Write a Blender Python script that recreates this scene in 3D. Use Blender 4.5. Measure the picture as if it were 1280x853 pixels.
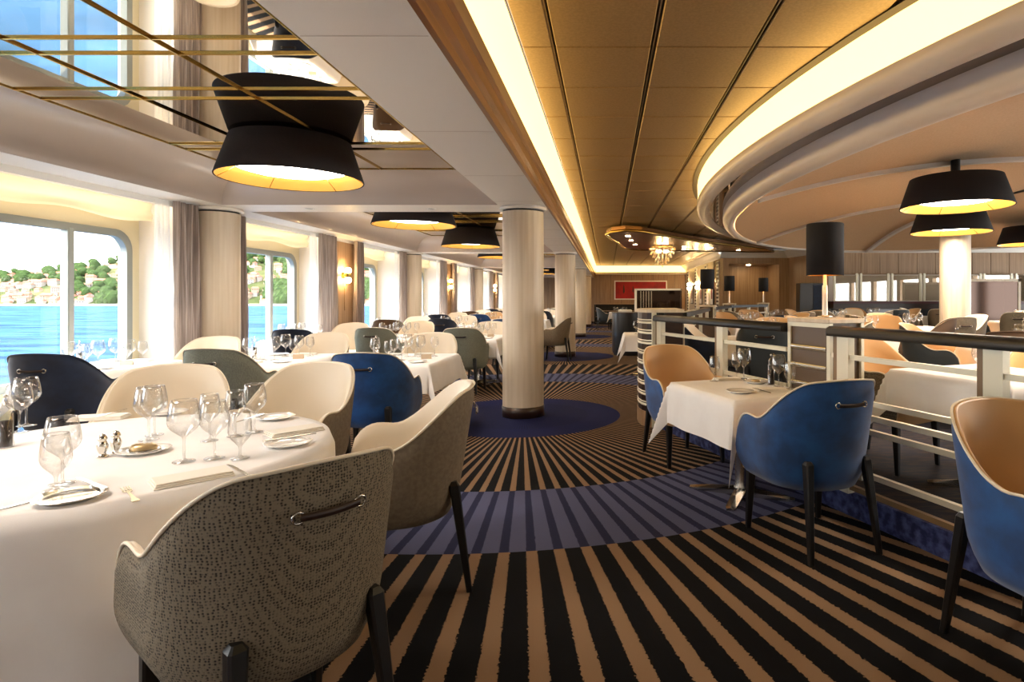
import bpy, bmesh, math, random
from mathutils import Vector, Matrix
random.seed(7)
PI = math.pi
for o in list(bpy.data.objects): bpy.data.objects.remove(o)
scene = bpy.context.scene
COL = scene.collection

# ------------------------------------------------------------------ camera
FPX, CX, CY, H = 740.0, 759.0, 372.0, 1.36       # focal length, principal point (1280x853 frame), eye height
cd = bpy.data.cameras.new('camera'); cam = bpy.data.objects.new('camera', cd); COL.objects.link(cam)
cam.location = (0, 0, H); cam.rotation_euler = (PI/2, 0, 0)
cd.sensor_width = 36; cd.lens = FPX/1280*36
cd.shift_x = (640-CX)/1280; cd.shift_y = -(426.5-CY)/1280
cd.clip_start = .02; cd.clip_end = 6000
scene.camera = cam
def P(px, py, z):                                 # pixel + known height -> world point
    t = (H-z)/((py-CY)/FPX)
    return Vector(((px-CX)/FPX*t, t, z))
def D(px, Y): return (px-CX)/FPX*Y                # pixel column + known distance -> world X

# ------------------------------------------------------------------ world, sun, exposure
scene.view_settings.view_transform = 'Standard'; scene.view_settings.look = 'None'
scene.view_settings.gamma = 1; scene.view_settings.use_curve_mapping = False
scene.view_settings.exposure = 1.85
W = bpy.data.worlds.new('sky'); scene.world = W; W.use_nodes = True
nt = W.node_tree; nt.nodes.clear()
def N(nt, t, **k):
    n = nt.nodes.new(t)
    for a, b in k.items(): setattr(n, a, b)
    return n
wo = N(nt, 'ShaderNodeOutputWorld'); bg = N(nt, 'ShaderNodeBackground'); tc = N(nt, 'ShaderNodeTexCoord')
mp = N(nt, 'ShaderNodeMapping'); mp.inputs['Scale'].default_value = (1.2, 1.2, 4.0)
no = N(nt, 'ShaderNodeTexNoise'); no.inputs['Scale'].default_value = 2.6; no.inputs['Detail'].default_value = 7; no.inputs['Roughness'].default_value = .6
rp = N(nt, 'ShaderNodeValToRGB'); rp.color_ramp.elements[0].position = .36; rp.color_ramp.elements[1].position = .56
rp.color_ramp.elements[0].color = (.50, .70, .93, 1); rp.color_ramp.elements[1].color = (1, .98, .95, 1)
sx = N(nt, 'ShaderNodeSeparateXYZ'); mr = N(nt, 'ShaderNodeMapRange'); mr.inputs[1].default_value = .02; mr.inputs[2].default_value = .32
mx = N(nt, 'ShaderNodeMixRGB'); mx.inputs[1].default_value = (1, .98, .94, 1)
L = nt.links.new
L(tc.outputs['Generated'], mp.inputs[0]); L(mp.outputs[0], no.inputs[0]); L(no.outputs[0], rp.inputs[0])
L(tc.outputs['Generated'], sx.inputs[0]); L(sx.outputs[2], mr.inputs[0]); L(mr.outputs[0], mx.inputs[0]); L(rp.outputs[0], mx.inputs[2])
L(mx.outputs[0], bg.inputs[0]); bg.inputs[1].default_value = 3.0; L(bg.outputs[0], wo.inputs[0])
sd = bpy.data.lights.new('sun', 'SUN'); sun = bpy.data.objects.new('sun', sd); COL.objects.link(sun)
sd.energy = 4.5; sd.angle = .01; sd.color = (1, .95, .86)
sun.rotation_euler = Vector((.74, .46, -.86)).to_track_quat('-Z', 'Y').to_euler()
sun.location = (-40, -20, 40)

# ------------------------------------------------------------------ materials
def lin(h):
    h = h.lstrip('#'); r = []
    for i in (0, 2, 4):
        c = int(h[i:i+2], 16)/255
        r.append(c/12.92 if c <= .04045 else ((c+.055)/1.055)**2.4)
    return (*r, 1)
MATS = {}
def mat(name, col, rough=.5, metal=0., col2=None, scale=8., stretch=(1, 1, 1), bump=0., bscale=None, emit=None, es=0., spec=.5, sheen=0., coat=0., tex='noise', lo=.35, hi=.65):
    m = bpy.data.materials.new(name); m.use_nodes = True; MATS[name] = m
    nt = m.node_tree; b = nt.nodes['Principled BSDF']; L = nt.links.new
    c1 = lin(col) if isinstance(col, str) else (*col, 1)
    b.inputs['Base Color'].default_value = c1; b.inputs['Roughness'].default_value = rough; b.inputs['Metallic'].default_value = metal
    b.inputs['Specular IOR Level'].default_value = spec; b.inputs['Sheen Weight'].default_value = sheen; b.inputs['Coat Weight'].default_value = coat
    m.diffuse_color = c1
    if emit:
        b.inputs['Emission Color'].default_value = lin(emit); b.inputs['Emission Strength'].default_value = es
    if col2 or bump:
        tc = N(nt, 'ShaderNodeTexCoord'); mp = N(nt, 'ShaderNodeMapping'); mp.inputs['Scale'].default_value = stretch
        L(tc.outputs['Object'], mp.inputs[0])
        def T(s):
            if tex == 'voronoi':
                t = N(nt, 'ShaderNodeTexVoronoi'); t.inputs['Scale'].default_value = s; t.inputs['Randomness'].default_value = .45
            else:
                t = N(nt, 'ShaderNodeTexNoise'); t.inputs['Scale'].default_value = s; t.inputs['Detail'].default_value = 4
            L(mp.outputs[0], t.inputs[0]); return t
        t = T(scale)
        if col2:
            r = N(nt, 'ShaderNodeValToRGB'); r.color_ramp.elements[0].position = lo; r.color_ramp.elements[1].position = hi
            r.color_ramp.elements[0].color = c1; r.color_ramp.elements[1].color = lin(col2)
            L(t.outputs[0], r.inputs[0]); L(r.outputs[0], b.inputs['Base Color'])
        if bump:
            t2 = T(bscale) if bscale else t
            bp = N(nt, 'ShaderNodeBump'); bp.inputs['Strength'].default_value = bump; bp.inputs['Distance'].default_value = .004
            L(t2.outputs[0], bp.inputs['Height']); L(bp.outputs[0], b.inputs['Normal'])
    return m
cream = mat('cream paint', '#EEE8E0', .45, col2='#EAE3DA', scale=300, bump=.03)
tube_paint = mat('pale satin paint', '#E4DCD3', .3)
champagne = mat('champagne cove paint', '#C9BBB0', .32, coat=.2)
wood_pale = mat('pale oak veneer', '#DCCEB9', .4, col2='#CDBCA3', scale=4, stretch=(5, 5, .2))
wood_wall = mat('brown oak panelling', '#A98B6C', .45, col2='#8E7053', scale=3, stretch=(12, 12, .3))
wood_dark = mat('dark walnut', '#3A2418', .35, col2='#2A1810', scale=3, stretch=(2, 2, 10))
wood_gold = mat('golden walnut moulding', '#96653C', .3, col2='#7F5230', scale=4, stretch=(8, .3, 8), coat=.3)
black_wood = mat('black stained wood', '#0B0908', .35)
black_lac = mat('black lacquer', '#15161A', .3, coat=.4)
bronze = mat('bronze leather ceiling panel', '#A88D68', .42, .3, col2='#98805C', scale=60, bump=.12, bscale=220)
dark_gap = mat('dark ceiling recess', '#1A130E', .6)
brown_band = mat('dark brown band', '#3B2D26', .5)
mirror = mat('tinted mirror', '#E6DCCB', .015, 1.0)
mirror_br = mat('bronze mirror', '#8A7355', .03, 1.0)
gold = mat('polished brass', '#C9A65A', .18, 1.0)
gold_in = mat('gold shade lining', '#B98A3E', .35, .7)
silver = mat('polished silver', '#D8D4CC', .12, 1.0)
chrome = mat('brushed steel', '#C9C6BF', .2, 1.0)
shade_m = mat('dark brown lampshade fabric', '#241B18', .8, col2='#2C221E', scale=120)
shade_b = mat('black lampshade fabric', '#17171C', .8)
linen = mat('white table linen', '#F1EFED', .75, col2='#ECE9E7', scale=6, bump=.05, bscale=400, sheen=.1)
napkin_m = mat('cream napkin linen', '#EEE8DC', .8, bump=.06, bscale=300)
china = mat('white china', '#F2F0EC', .12, coat=.5)
glow_warm = mat('warm cove light', '#FFE9AE', .6, emit='#FFD27A', es=1.0)
diff_w = mat('lamp diffuser', '#FFF4E0', .6, emit='#FFF6EA', es=6.)
bulb = mat('warm bulb', '#FFEBC0', .5, emit='#FFD79A', es=40.)
spot = mat('downlight lens', '#FFF3DA', .5, emit='#FFE2B0', es=70.)
blind_m = mat('cream roman blind', '#FBF2DA', .8, bump=.1, bscale=25)
curtain_m = mat('striped taupe curtain', '#B9ACA4', .8, col2='#7C6E68', scale=14, stretch=(6, 6, .12), sheen=.3)
sheer_m = mat('white sheer curtain', '#FBFAF6', .8)
metal_frame = mat('pale grey window frame', '#8E918B', .35, .3)
rail_m = mat('champagne metal rail', '#D8D3BE', .35, .25)
rail_b = mat('brown rail side', '#7C6446', .4)
navy_rail = mat('black handrail', '#15171D', .4)
kerb_m = mat('blue mottled carpet', '#141B45', .95, col2='#4A5484', scale=22, lo=.4, hi=.75)
plat_m = mat('dark patterned carpet', '#0C0F22', .95, col2='#3A2A22', scale=9, stretch=(1, 4, 1), lo=.45, hi=.7)
red_art = mat('red artwork', '#B40A16', .5, col2='#8A0510', scale=2)
white_p = mat('white paint', '#F0EDE8', .4)
wine_glass_dark = mat('dark cabinet glass', '#3A2A20', .05, .6)
red_leather = mat('dark red leather', '#4A1418', .4)
tan_card = mat('tan card', '#B9A58C', .7)
ink = mat('dark ink', '#3A2E24', .7)
water_m = mat('sea water', (.021, .043, .074), .6, col2='#3C5D82', scale=.05, stretch=(1, 3, 1), spec=0.)
hill_m = mat('wooded hill', '#2E3B20', .9, col2='#5A583C', scale=.02, spec=0.)
house_m = mat('pale house wall', '#8A8178', .8)
house_m2 = mat('cream house wall', '#8F7E69', .8)
roof_m = mat('terracotta roof', '#8A4C36', .8)
tree_m = mat('dark green crown', '#222E1A', .9, col2='#3E4E2C', scale=.4, spec=0.)
quay_m = mat('pale stone quay', '#9A938A', .8)
pepper_m = mat('black peppercorns', '#1B1512', .7, col2='#3A2C22', scale=220)
butter_m = mat('foil butter', '#CDB58A', .3, .7)
# chairs
blue_v = mat('blue velvet', '#08386C', .75, col2='#125090', scale=9, sheen=.25, bump=.05, bscale=90)
navy_v = mat('navy velvet', '#0B1B33', .75, col2='#132745', scale=9, sheen=.4)
teal_v = mat('dark slate velvet', '#2B3236', .8, sheen=.3)
weave = mat('grey woven tweed', '#241E19', .9, col2='#7C7260', scale=130, tex='voronoi', lo=.18, hi=.50, bump=.5)
greygreen = mat('grey green tweed', '#6E7266', .9, col2='#8B8F82', scale=160, bump=.2)
olive = mat('taupe fabric', '#7D715F', .85, col2='#6E6252', scale=60)
brown_f = mat('brown fabric', '#5E4A3A', .85)
white_f = mat('ivory fabric', '#E9E2D2', .8)
cream_l = mat('cream leather', '#E3D6C0', .45, bump=.04, bscale=120)
tan_l = mat('tan leather', '#CFA673', .45, bump=.04, bscale=120)
pipe_m = mat('cream piping', '#E9DDC6', .5)
strap_m = mat('dark leather strap', '#2A1812', .45)
# glass
def glassmat(name, tint=(1, 1, 1, 1), g=.5, base=.05, edge=None):
    m = bpy.data.materials.new(name); m.use_nodes = True; nt = m.node_tree; nt.nodes.clear(); L = nt.links.new
    o = N(nt, 'ShaderNodeOutputMaterial'); mixn = N(nt, 'ShaderNodeMixShader'); tr = N(nt, 'ShaderNodeBsdfTransparent'); gl = N(nt, 'ShaderNodeBsdfGlossy')
    gl.inputs['Roughness'].default_value = .02; tr.inputs[0].default_value = tint
    if edge:
        l2 = N(nt, 'ShaderNodeLayerWeight'); l2.inputs[0].default_value = .12; r2_ = N(nt, 'ShaderNodeMixRGB'); r2_.inputs[1].default_value = tint; r2_.inputs[2].default_value = edge; L(l2.outputs['Facing'], r2_.inputs[0]); L(r2_.outputs[0], tr.inputs[0])
    lw = N(nt, 'ShaderNodeLayerWeight'); lw.inputs[0].default_value = .25
    mr = N(nt, 'ShaderNodeMapRange'); mr.inputs[3].default_value = base; mr.inputs[4].default_value = g
    L(lw.outputs['Facing'], mr.inputs[0]); L(mr.outputs[0], mixn.inputs[0]); L(tr.outputs[0], mixn.inputs[1]); L(gl.outputs[0], mixn.inputs[2]); L(mixn.outputs[0], o.inputs[0])
    return m
glass_m = glassmat('clear wine glass', (.96, .96, .95, 1), .8, .06, (.30, .28, .26, 1))
pane_m = glassmat('window pane', (.97, .98, .98, 1), .18, .02)
screen_m = glassmat('glass screen', (.82, .78, .70, 1), .6, .22)
def transl(m, amt):                                # thin cloth that lets daylight through
    nt = m.node_tree; L = nt.links.new; b = nt.nodes['Principled BSDF']; o = nt.nodes['Material Output']
    t = N(nt, 'ShaderNodeBsdfTranslucent'); t.inputs[0].default_value = b.inputs['Base Color'].default_value
    x = N(nt, 'ShaderNodeMixShader'); x.inputs[0].default_value = amt
    L(b.outputs[0], x.inputs[1]); L(t.outputs[0], x.inputs[2]); L(x.outputs[0], o.inputs[0])
transl(curtain_m, .25); transl(blind_m, .55); transl(sheer_m, .6)
# carpet: rings of radial stripes round each column
COLX, COLY0, PITCH = -.972, 6.85, 6.86
def carpet():
    m = bpy.data.materials.new('radial striped carpet'); m.use_nodes = True; nt = m.node_tree; L = nt.links.new
    b = nt.nodes['Principled BSDF']; b.inputs['Roughness'].default_value = .95; b.inputs['Specular IOR Level'].default_value = .15
    g = N(nt, 'ShaderNodeNewGeometry'); s = N(nt, 'ShaderNodeSeparateXYZ'); L(g.outputs['Position'], s.inputs[0])
    def M(op, a, bb=None, c=None):
        n = N(nt, 'ShaderNodeMath', operation=op)
        for i, v in enumerate((a, bb, c)):
            if v is None: continue
            if isinstance(v, (int, float)): n.inputs[i].default_value = v
            else: L(v, n.inputs[i])
        return n.outputs[0]
    pn = N(nt, 'ShaderNodeTexNoise'); pn.inputs['Scale'].default_value = 90; L(g.outputs['Position'], pn.inputs[0])
    x = M('SUBTRACT', s.outputs[0], COLX)
    k = M('MAXIMUM', M('FLOOR', M('DIVIDE', M('SUBTRACT', s.outputs[1], COLY0-1.7), PITCH)), 0.)
    y = M('SUBTRACT', M('SUBTRACT', s.outputs[1], COLY0), M('MULTIPLY', k, PITCH))
    r = M('SQRT', M('ADD', M('MULTIPLY', x, x), M('MULTIPLY', y, y)))
    a = M('DIVIDE', M('ARCTAN2', y, x), 2*PI/160)
    jit = M('MULTIPLY', M('SUBTRACT', pn.outputs[0], .5), .16)
    f = M('FRACT', M('ADD', a, M('ADD', jit, 800.3)))
    stripe = M('LESS_THAN', f, .40)
    thin = M('LESS_THAN', f, .36)
    def mix(fac, c1, c2):
        n = N(nt, 'ShaderNodeMixRGB'); L(fac, n.inputs[0])
        for i, c in ((1, c1), (2, c2)):
            if isinstance(c, str): n.inputs[i].default_value = lin(c)
            else: L(c, n.inputs[i])
        return n.outputs[0]
    tan = mix(stripe, '#08080C', '#96795E')
    slate = mix(thin, '#5C6080', '#2A2D4C')
    fine = M('MULTIPLY', M('LESS_THAN', M('FRACT', M('MULTIPLY', a, 1.0)), .3), M('LESS_THAN', r, .75))
    disc = mix(fine, '#1B2150', '#121636')
    c = mix(M('GREATER_THAN', r, 1.12), disc, tan)
    c = mix(M('GREATER_THAN', r, 2.71), c, slate)
    c = mix(M('GREATER_THAN', r, 3.72), c, tan)
    c = mix(M('GREATER_THAN', r, 6.6), c, slate)
    n2 = N(nt, 'ShaderNodeTexNoise'); n2.inputs['Scale'].default_value = 350; L(g.outputs['Position'], n2.inputs[0])
    mm = N(nt, 'ShaderNodeMixRGB', blend_type='MULTIPLY'); mm.inputs[0].default_value = .5; L(c, mm.inputs[1])
    rr = N(nt, 'ShaderNodeValToRGB'); rr.color_ramp.elements[0].position = .3; rr.color_ramp.elements[1].position = .7
    rr.color_ramp.elements[0].color = (.45, .45, .45, 1); L(n2.outputs[0], rr.inputs[0]); L(rr.outputs[0], mm.inputs[2]); L(mm.outputs[0], b.inputs['Base Color'])
    bp = N(nt, 'ShaderNodeBump'); bp.inputs['Strength'].default_value = .4; bp.inputs['Distance'].default_value = .006; L(n2.outputs[0], bp.inputs['Height']); L(bp.outputs[0], b.inputs['Normal'])
    return m
carpet_m = carpet()

# ------------------------------------------------------------------ mesh helpers
class B:
    def __init__(s): s.v = []; s.f = []; s.sm = []
    def add(s, vs, fs, smooth=False):
        o = len(s.v); s.v += [tuple(v) for v in vs]; s.f += [tuple(i+o for i in f) for f in fs]; s.sm += [smooth]*len(fs); return s
    def box(s, x0, x1, y0, y1, z0, z1, M=None):
        vs = [Vector((x, y, z)) for z in (z0, z1) for y in (y0, y1) for x in (x0, x1)]
        if M: vs = [M @ v for v in vs]
        return s.add(vs, [(0, 2, 3, 1), (4, 5, 7, 6), (0, 1, 5, 4), (2, 6, 7, 3), (0, 4, 6, 2), (1, 3, 7, 5)])
    def cbox(s, x0, x1, y0, y1, z0, z1, c=.004):          # chamfered box
        vs = []; fs = []
        X = (x0, x1); Y = (y0, y1); Z = (z0, z1); idx = {}
        for i in (0, 1):
            for j in (0, 1):
                for k in (0, 1):
                    dx, dy, dz = (c if i == 0 else -c), (c if j == 0 else -c), (c if k == 0 else -c)
                    for ax, p in enumerate(((X[i], Y[j]+dy, Z[k]+dz), (X[i]+dx, Y[j], Z[k]+dz), (X[i]+dx, Y[j]+dy, Z[k]))):
                        idx[i, j, k, ax] = len(vs); vs.append(p)
        q = lambda L, ax: tuple(idx[(*t, ax)] for t in L)
        fs += [q([(0,0,0),(0,0,1),(0,1,1),(0,1,0)], 0), q([(1,0,0),(1,1,0),(1,1,1),(1,0,1)], 0)]
        fs += [q([(0,0,0),(1,0,0),(1,0,1),(0,0,1)], 1), q([(0,1,0),(0,1,1),(1,1,1),(1,1,0)], 1)]
        fs += [q([(0,0,0),(0,1,0),(1,1,0),(1,0,0)], 2), q([(0,0,1),(1,0,1),(1,1,1),(0,1,1)], 2)]
        for a in (0, 1):
            for b_ in (0, 1):
                fs.append((idx[0,a,b_,1], idx[1,a,b_,1], idx[1,a,b_,2], idx[0,a,b_,2]))
                fs.append((idx[a,0,b_,0], idx[a,1,b_,0], idx[a,1,b_,2], idx[a,0,b_,2]))
                fs.append((idx[a,b_,0,0], idx[a,b_,1,0], idx[a,b_,1,1], idx[a,b_,0,1]))
        for i in (0, 1):
            for j in (0, 1):
                for k in (0, 1): fs.append((idx[i,j,k,0], idx[i,j,k,1], idx[i,j,k,2]))
        return s.add(vs, fs)
    def grid(s, rows, closed=False, smooth=True):
        n = len(rows[0]); vs = [p for r in rows for p in r]; fs = []
        for i in range(len(rows)-1):
            for j in range(n if closed else n-1):
                k = (j+1) % n; fs.append((i*n+j, i*n+k, (i+1)*n+k, (i+1)*n+j))
        return s.add(vs, fs, smooth)
    def lathe(s, prof, n=24, c=(0, 0, 0), smooth=True, cap0=False, cap1=False):
        rows = [[(c[0]+r*math.cos(2*PI*i/n), c[1]+r*math.sin(2*PI*i/n), c[2]+z) for i in range(n)] for r, z in prof]
        o = len(s.v); s.grid(rows, True, smooth)
        if cap0: s.f.append(tuple(o+i for i in range(n))[::-1]); s.sm.append(False)
        if cap1: s.f.append(tuple(o+(len(rows)-1)*n+i for i in range(n))); s.sm.append(False)
        return s
    def tube(s, pts, r, n=8, closed=False, smooth=True):
        pts = [Vector(p) for p in pts]; rows = []; m = len(pts); rr = r if isinstance(r, (list, tuple)) else [r]*m
        for i, p in enumerate(pts):
            a = pts[i-1] if (i > 0 or closed) else p; b_ = pts[(i+1) % m] if (i < m-1 or closed) else p
            t = (b_-a).normalized(); up = Vector((0, 0, 1)) if abs(t.z) < .9 else Vector((0, 1, 0))
            u = t.cross(up).normalized(); w = t.cross(u)
            rows.append([p+(u*math.cos(2*PI*k/n)+w*math.sin(2*PI*k/n))*rr[i] for k in range(n)])
        if closed: rows.append(rows[0])
        o = len(s.v); s.grid(rows, True, smooth)
        if not closed:
            s.f.append(tuple(o+k for k in range(n))); s.sm.append(False); s.f.append(tuple(o+(m-1)*n+k for k in range(n))[::-1]); s.sm.append(False)
        return s
    def prism(s, poly, z0, z1):
        n = len(poly); vs = [(x, y, z0) for x, y in poly]+[(x, y, z1) for x, y in poly]
        return s.add(vs, [tuple(range(n))[::-1], tuple(range(n, 2*n))]+[(i, (i+1) % n, n+(i+1) % n, n+i) for i in range(n)])
    def mesh(s, name, m):
        me = bpy.data.meshes.new(name); me.from_pydata(s.v, [], s.f); me.polygons.foreach_set('use_smooth', s.sm); me.materials.append(m)
        bm = bmesh.new(); bm.from_mesh(me); bmesh.ops.recalc_face_normals(bm, faces=bm.faces); bm.to_mesh(me); bm.free(); me.update(); return me
def link(name, me, parent=None, loc=None, rz=0):
    o = bpy.data.objects.new(name, me); COL.objects.link(o)
    if parent: o.parent = parent
    if loc is not None: o.location = loc
    if rz: o.rotation_euler.z = rz
    return o
def tag(o, label=None, cat=None, group=None, kind=None):
    for k, v in (('label', label), ('category', cat), ('group', group), ('kind', kind)):
        if v: o[k] = v
    return o
def obj(name, b, m, parent=None, loc=None, rz=0): return link(name, b.mesh(name, m), parent, loc, rz)
def empty(name, loc=(0, 0, 0), rz=0, label=None, cat=None, group=None):
    o = link(name, None, None, loc, rz); o.empty_display_size = .1; return tag(o, label, cat, group)
def struct(name, b, m, parent=None): return tag(obj(name, b, m, parent), kind=None if parent else 'structure')
def dup(root, loc, rz=0, label=None, group=None):
    def cp(o, par):
        c = o.copy(); COL.objects.link(c); c.parent = par
        for ch in o.children: cp(ch, c)
        return c
    r = cp(root, None); r.location = loc; r.rotation_euler.z = rz
    return tag(r, label, None, group)
ORD = ['first', 'second', 'third', 'fourth', 'fifth', 'sixth', 'seventh', 'eighth', 'ninth']

# ------------------------------------------------------------------ room shell
XW, XG, YB, YF, XR = -4.70, -5.25, 31.0, -3.2, 15.0     # inner wall plane, glass plane, end wall, wall behind, far side
ZS, ZM, ZC = 2.40, 2.74, 3.02                          # soffit, mirror, main ceiling
struct('floor', B().box(-5.5, XR, YF, YB, -.1, 0), carpet_m)
# rail line of the raised terrace
def railX(Y): return 1.423-.39*(Y-3.87)
RU = Vector((-.39, 1, 0)).normalized(); RV = Vector((RU.y, -RU.x, 0))       # along the rail / away from the aisle
plat = [(railX(YF)+.02, YF), (railX(6.2)+.03, 6.2), (.48, 6.95), (1.62, 10.6), (2.70, 13.9), (3.95, 15.2), (4.12, 21.0), (XR, 21.0), (XR, YF)]
pl = struct('floor_terrace', B().prism(plat, 0.0, .15), plat_m)
kb = B()
for i in range(5):
    a, b_ = Vector((*plat[i], 0)), Vector((*plat[i+1], 0)); d = (b_-a).normalized(); n_ = Vector((-d.y, d.x, 0))*.012
    kb.add([a+n_, b_+n_, b_+n_+Vector((0, 0, .152)), a+n_+Vector((0, 0, .152)), a-n_, b_-n_, b_-n_+Vector((0, 0, .152)), a-n_+Vector((0, 0, .152))],
           [(0, 1, 2, 3), (4, 7, 6, 5), (3, 2, 6, 7), (0, 3, 7, 4), (1, 5, 6, 2)])
struct('trim_terrace_kerb', kb, kerb_m)
# ceilings
struct('ceiling', B().box(-.75, XR, YF, YB, 3.05, 3.15), dark_gap)
ceil = bpy.data.objects['ceiling']
pm = B().cbox(-.314, .314, -.371, .371, -.03, 0, .006).mesh('ceiling_panel', bronze)
pmn = B().cbox(-.098, .098, -.371, .371, -.03, 0, .006).mesh('ceiling_panel', bronze)
for i in range(7):
    for e in (.0,): obj('groove_strip', B().box(-.36+.667*i-.004, -.36+.667*i+.004, 1.0, YB-.2, 3.03, 3.05), bronze, ceil)
ECX, ECY, EA, EB = 6.4, 6.9, 5.2, 8.2
for j in range(-2, 36):
    Y = 3.925+.755*(j+.5)-.755
    if Y > YB-.4 or Y < 1.2: continue
    link('ceiling_panel', pmn, ceil, (-.465, Y, ZC+.03))
    for i in range(7):
        X = -.36+.667*(i+.5)
        if X > 4.2: continue
        d = math.hypot((X-ECX)/EA, (Y-ECY)/EB)
        if d < .87: continue
        link('ceiling_panel', pm, ceil, (X, Y, ZC+.03))
struct('ceiling_window_side', B().box(-5.5, -.70, YF, YB, 2.80, 2.9), cream)
so = B(); so.box(-1.23, -.70, YF, YB, ZS, 2.80); so.box(-5.4, -4.33, YF, YB, ZS, 2.80)
beams = [-.0]+[6.925+PITCH*k for k in range(4)]
for y in beams: so.box(-4.33, -1.23, y-.275, y+.275, ZS, 2.80)
so.box(-4.33, -1.23, YB-.3, YB, ZS, 2.80)
struct('trim_soffit', so, cream)
sb = B()
for y in [1.0+1.35*k for k in range(22)]: sb.box(-1.22, -.71, y, y+.004, ZS-.0015, ZS+.01)
struct('trim_soffit_joints', sb, champagne)
# moulding beside the aisle and cove light
mo = B(); prof = [(-.70, 2.40), (-.675, 2.405), (-.67, 2.45), (-.685, 2.47), (-.66, 2.50), (-.655, 2.56), (-.67, 2.575), (-.645, 2.60), (-.625, 2.655), (-.70, 2.66)]
mo.grid([[(x, YF, z) for x, z in prof], [(x, YB-.15, z) for x, z in prof]], smooth=False)
struct('trim_moulding', mo, wood_gold)
cv = B(); cv.grid([[(-.635, YF, 2.66), (-.60, YF, 2.84), (-.575, YF, 3.02)], [(-.635, YB-.15, 2.66), (-.60, YB-.15, 2.84), (-.575, YB-.15, 3.02)]])
tag(obj('cove_light', cv, glow_warm), 'long straight glowing yellow cove light along the edge of the bronze ceiling', 'light')
cv = B(); cv.grid([[(-.6, YB-.15, 2.66), (4.1, YB-.15, 2.66)], [(-.6, YB-.15, 3.02), (4.1, YB-.15, 3.02)]])
tag(obj('cove_light', cv, glow_warm), 'glowing yellow cove light across the far end wall above the red artwork', 'light')
# mirror bays with coved surround
tile = {}
bays = []
ys = [-PITCH+6.925]+[6.925+PITCH*k for k in range(4)]
for k in range(5):
    y0 = beams[k]+.275; y1 = (beams[k+1]-.275) if k < 4 else YB-.3
    bays.append((y0, y1))
    cb = B(); rows = []
    for i in range(9):
        ph = PI/2*i/8; o_ = 1-math.cos(ph); z = ZS+(ZM-ZS)*math.sin(ph)
        x = -4.33+.41*o_; a = y0+.30*o_; c = y1-.30*o_
        rows.append([(-1.22, a, z), (x, a, z), (x, c, z), (-1.22, c, z)])
    for j in range(3): cb.grid([[r[j] for r in rows], [r[j+1] for r in rows]])
    struct('trim_cove_%d' % (k+1), cb, champagne)
    mc = empty('mirror_ceiling', (0, 0, 0), 0, 'tinted mirror ceiling with brass strips over the %s bay of window tables' % ORD[k], 'ceiling', None)
    a, c = y0+.30, y1-.30
    xs = [-3.92, -3.21, -2.42, -1.63, -1.23]
    yl = [a]
    if k == 0: pairs = [(.77, .97), (1.54, 1.73), (2.36, 2.56), (3.14, 3.34), (3.91, 4.10), (5.3, 5.5)]
    else:
        m_ = (a+c)/2; pairs = [(m_-1.9, m_-1.7), (m_-.48, m_-.28), (m_+.28, m_+.48), (m_+1.7, m_+1.9)]
        if k == 4: pairs = [(m_-.1, m_+.1)]
    for p in pairs: yl += list(p)
    yl.append(c)
    for i in range(4):
        for j in range(len(yl)-1):
            t = B().box(xs[i]+.002, xs[i+1]-.002, yl[j]+.002, yl[j+1]-.002, ZM, ZM+.006)
            obj('mirror_tile', t, mirror, mc)
    for y in yl[1:-1]: obj('brass_strip', B().cbox(-3.92, -1.23, y-.007, y+.007, ZM-.012, ZM+.004, .003), gold, mc)
    for x in xs[1:-1]: obj('brass_strip', B().cbox(x-.006, x+.006, a, c, ZM-.014, ZM+.004, .003), gold, mc)
    rim = B(); rim.tube([(-1.24, a, ZM-.004), (-3.92, a, ZM-.004), (-3.92, c, ZM-.004), (-1.24, c, ZM-.004)], .006, 6)
    obj('brass_edge', rim, gold, mc)
for k, y in enumerate(beams[1:]):
    for x in (-3.48, -2.06):
        t = empty('recessed_downlight', (x, y, ZS), 0, 'small recessed downlight in the %s cream cross beam, %s' % (ORD[k], 'window side' if x < -3 else 'aisle side'), 'light', 'soffit downlights')
        obj('ring', B().lathe([(.055, 0), (.058, -.006), (.045, -.006), (.04, 0)], 20), white_p, t); obj('lens', B().lathe([(.001, -.001), (.04, -.001)], 20), china, t)
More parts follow.
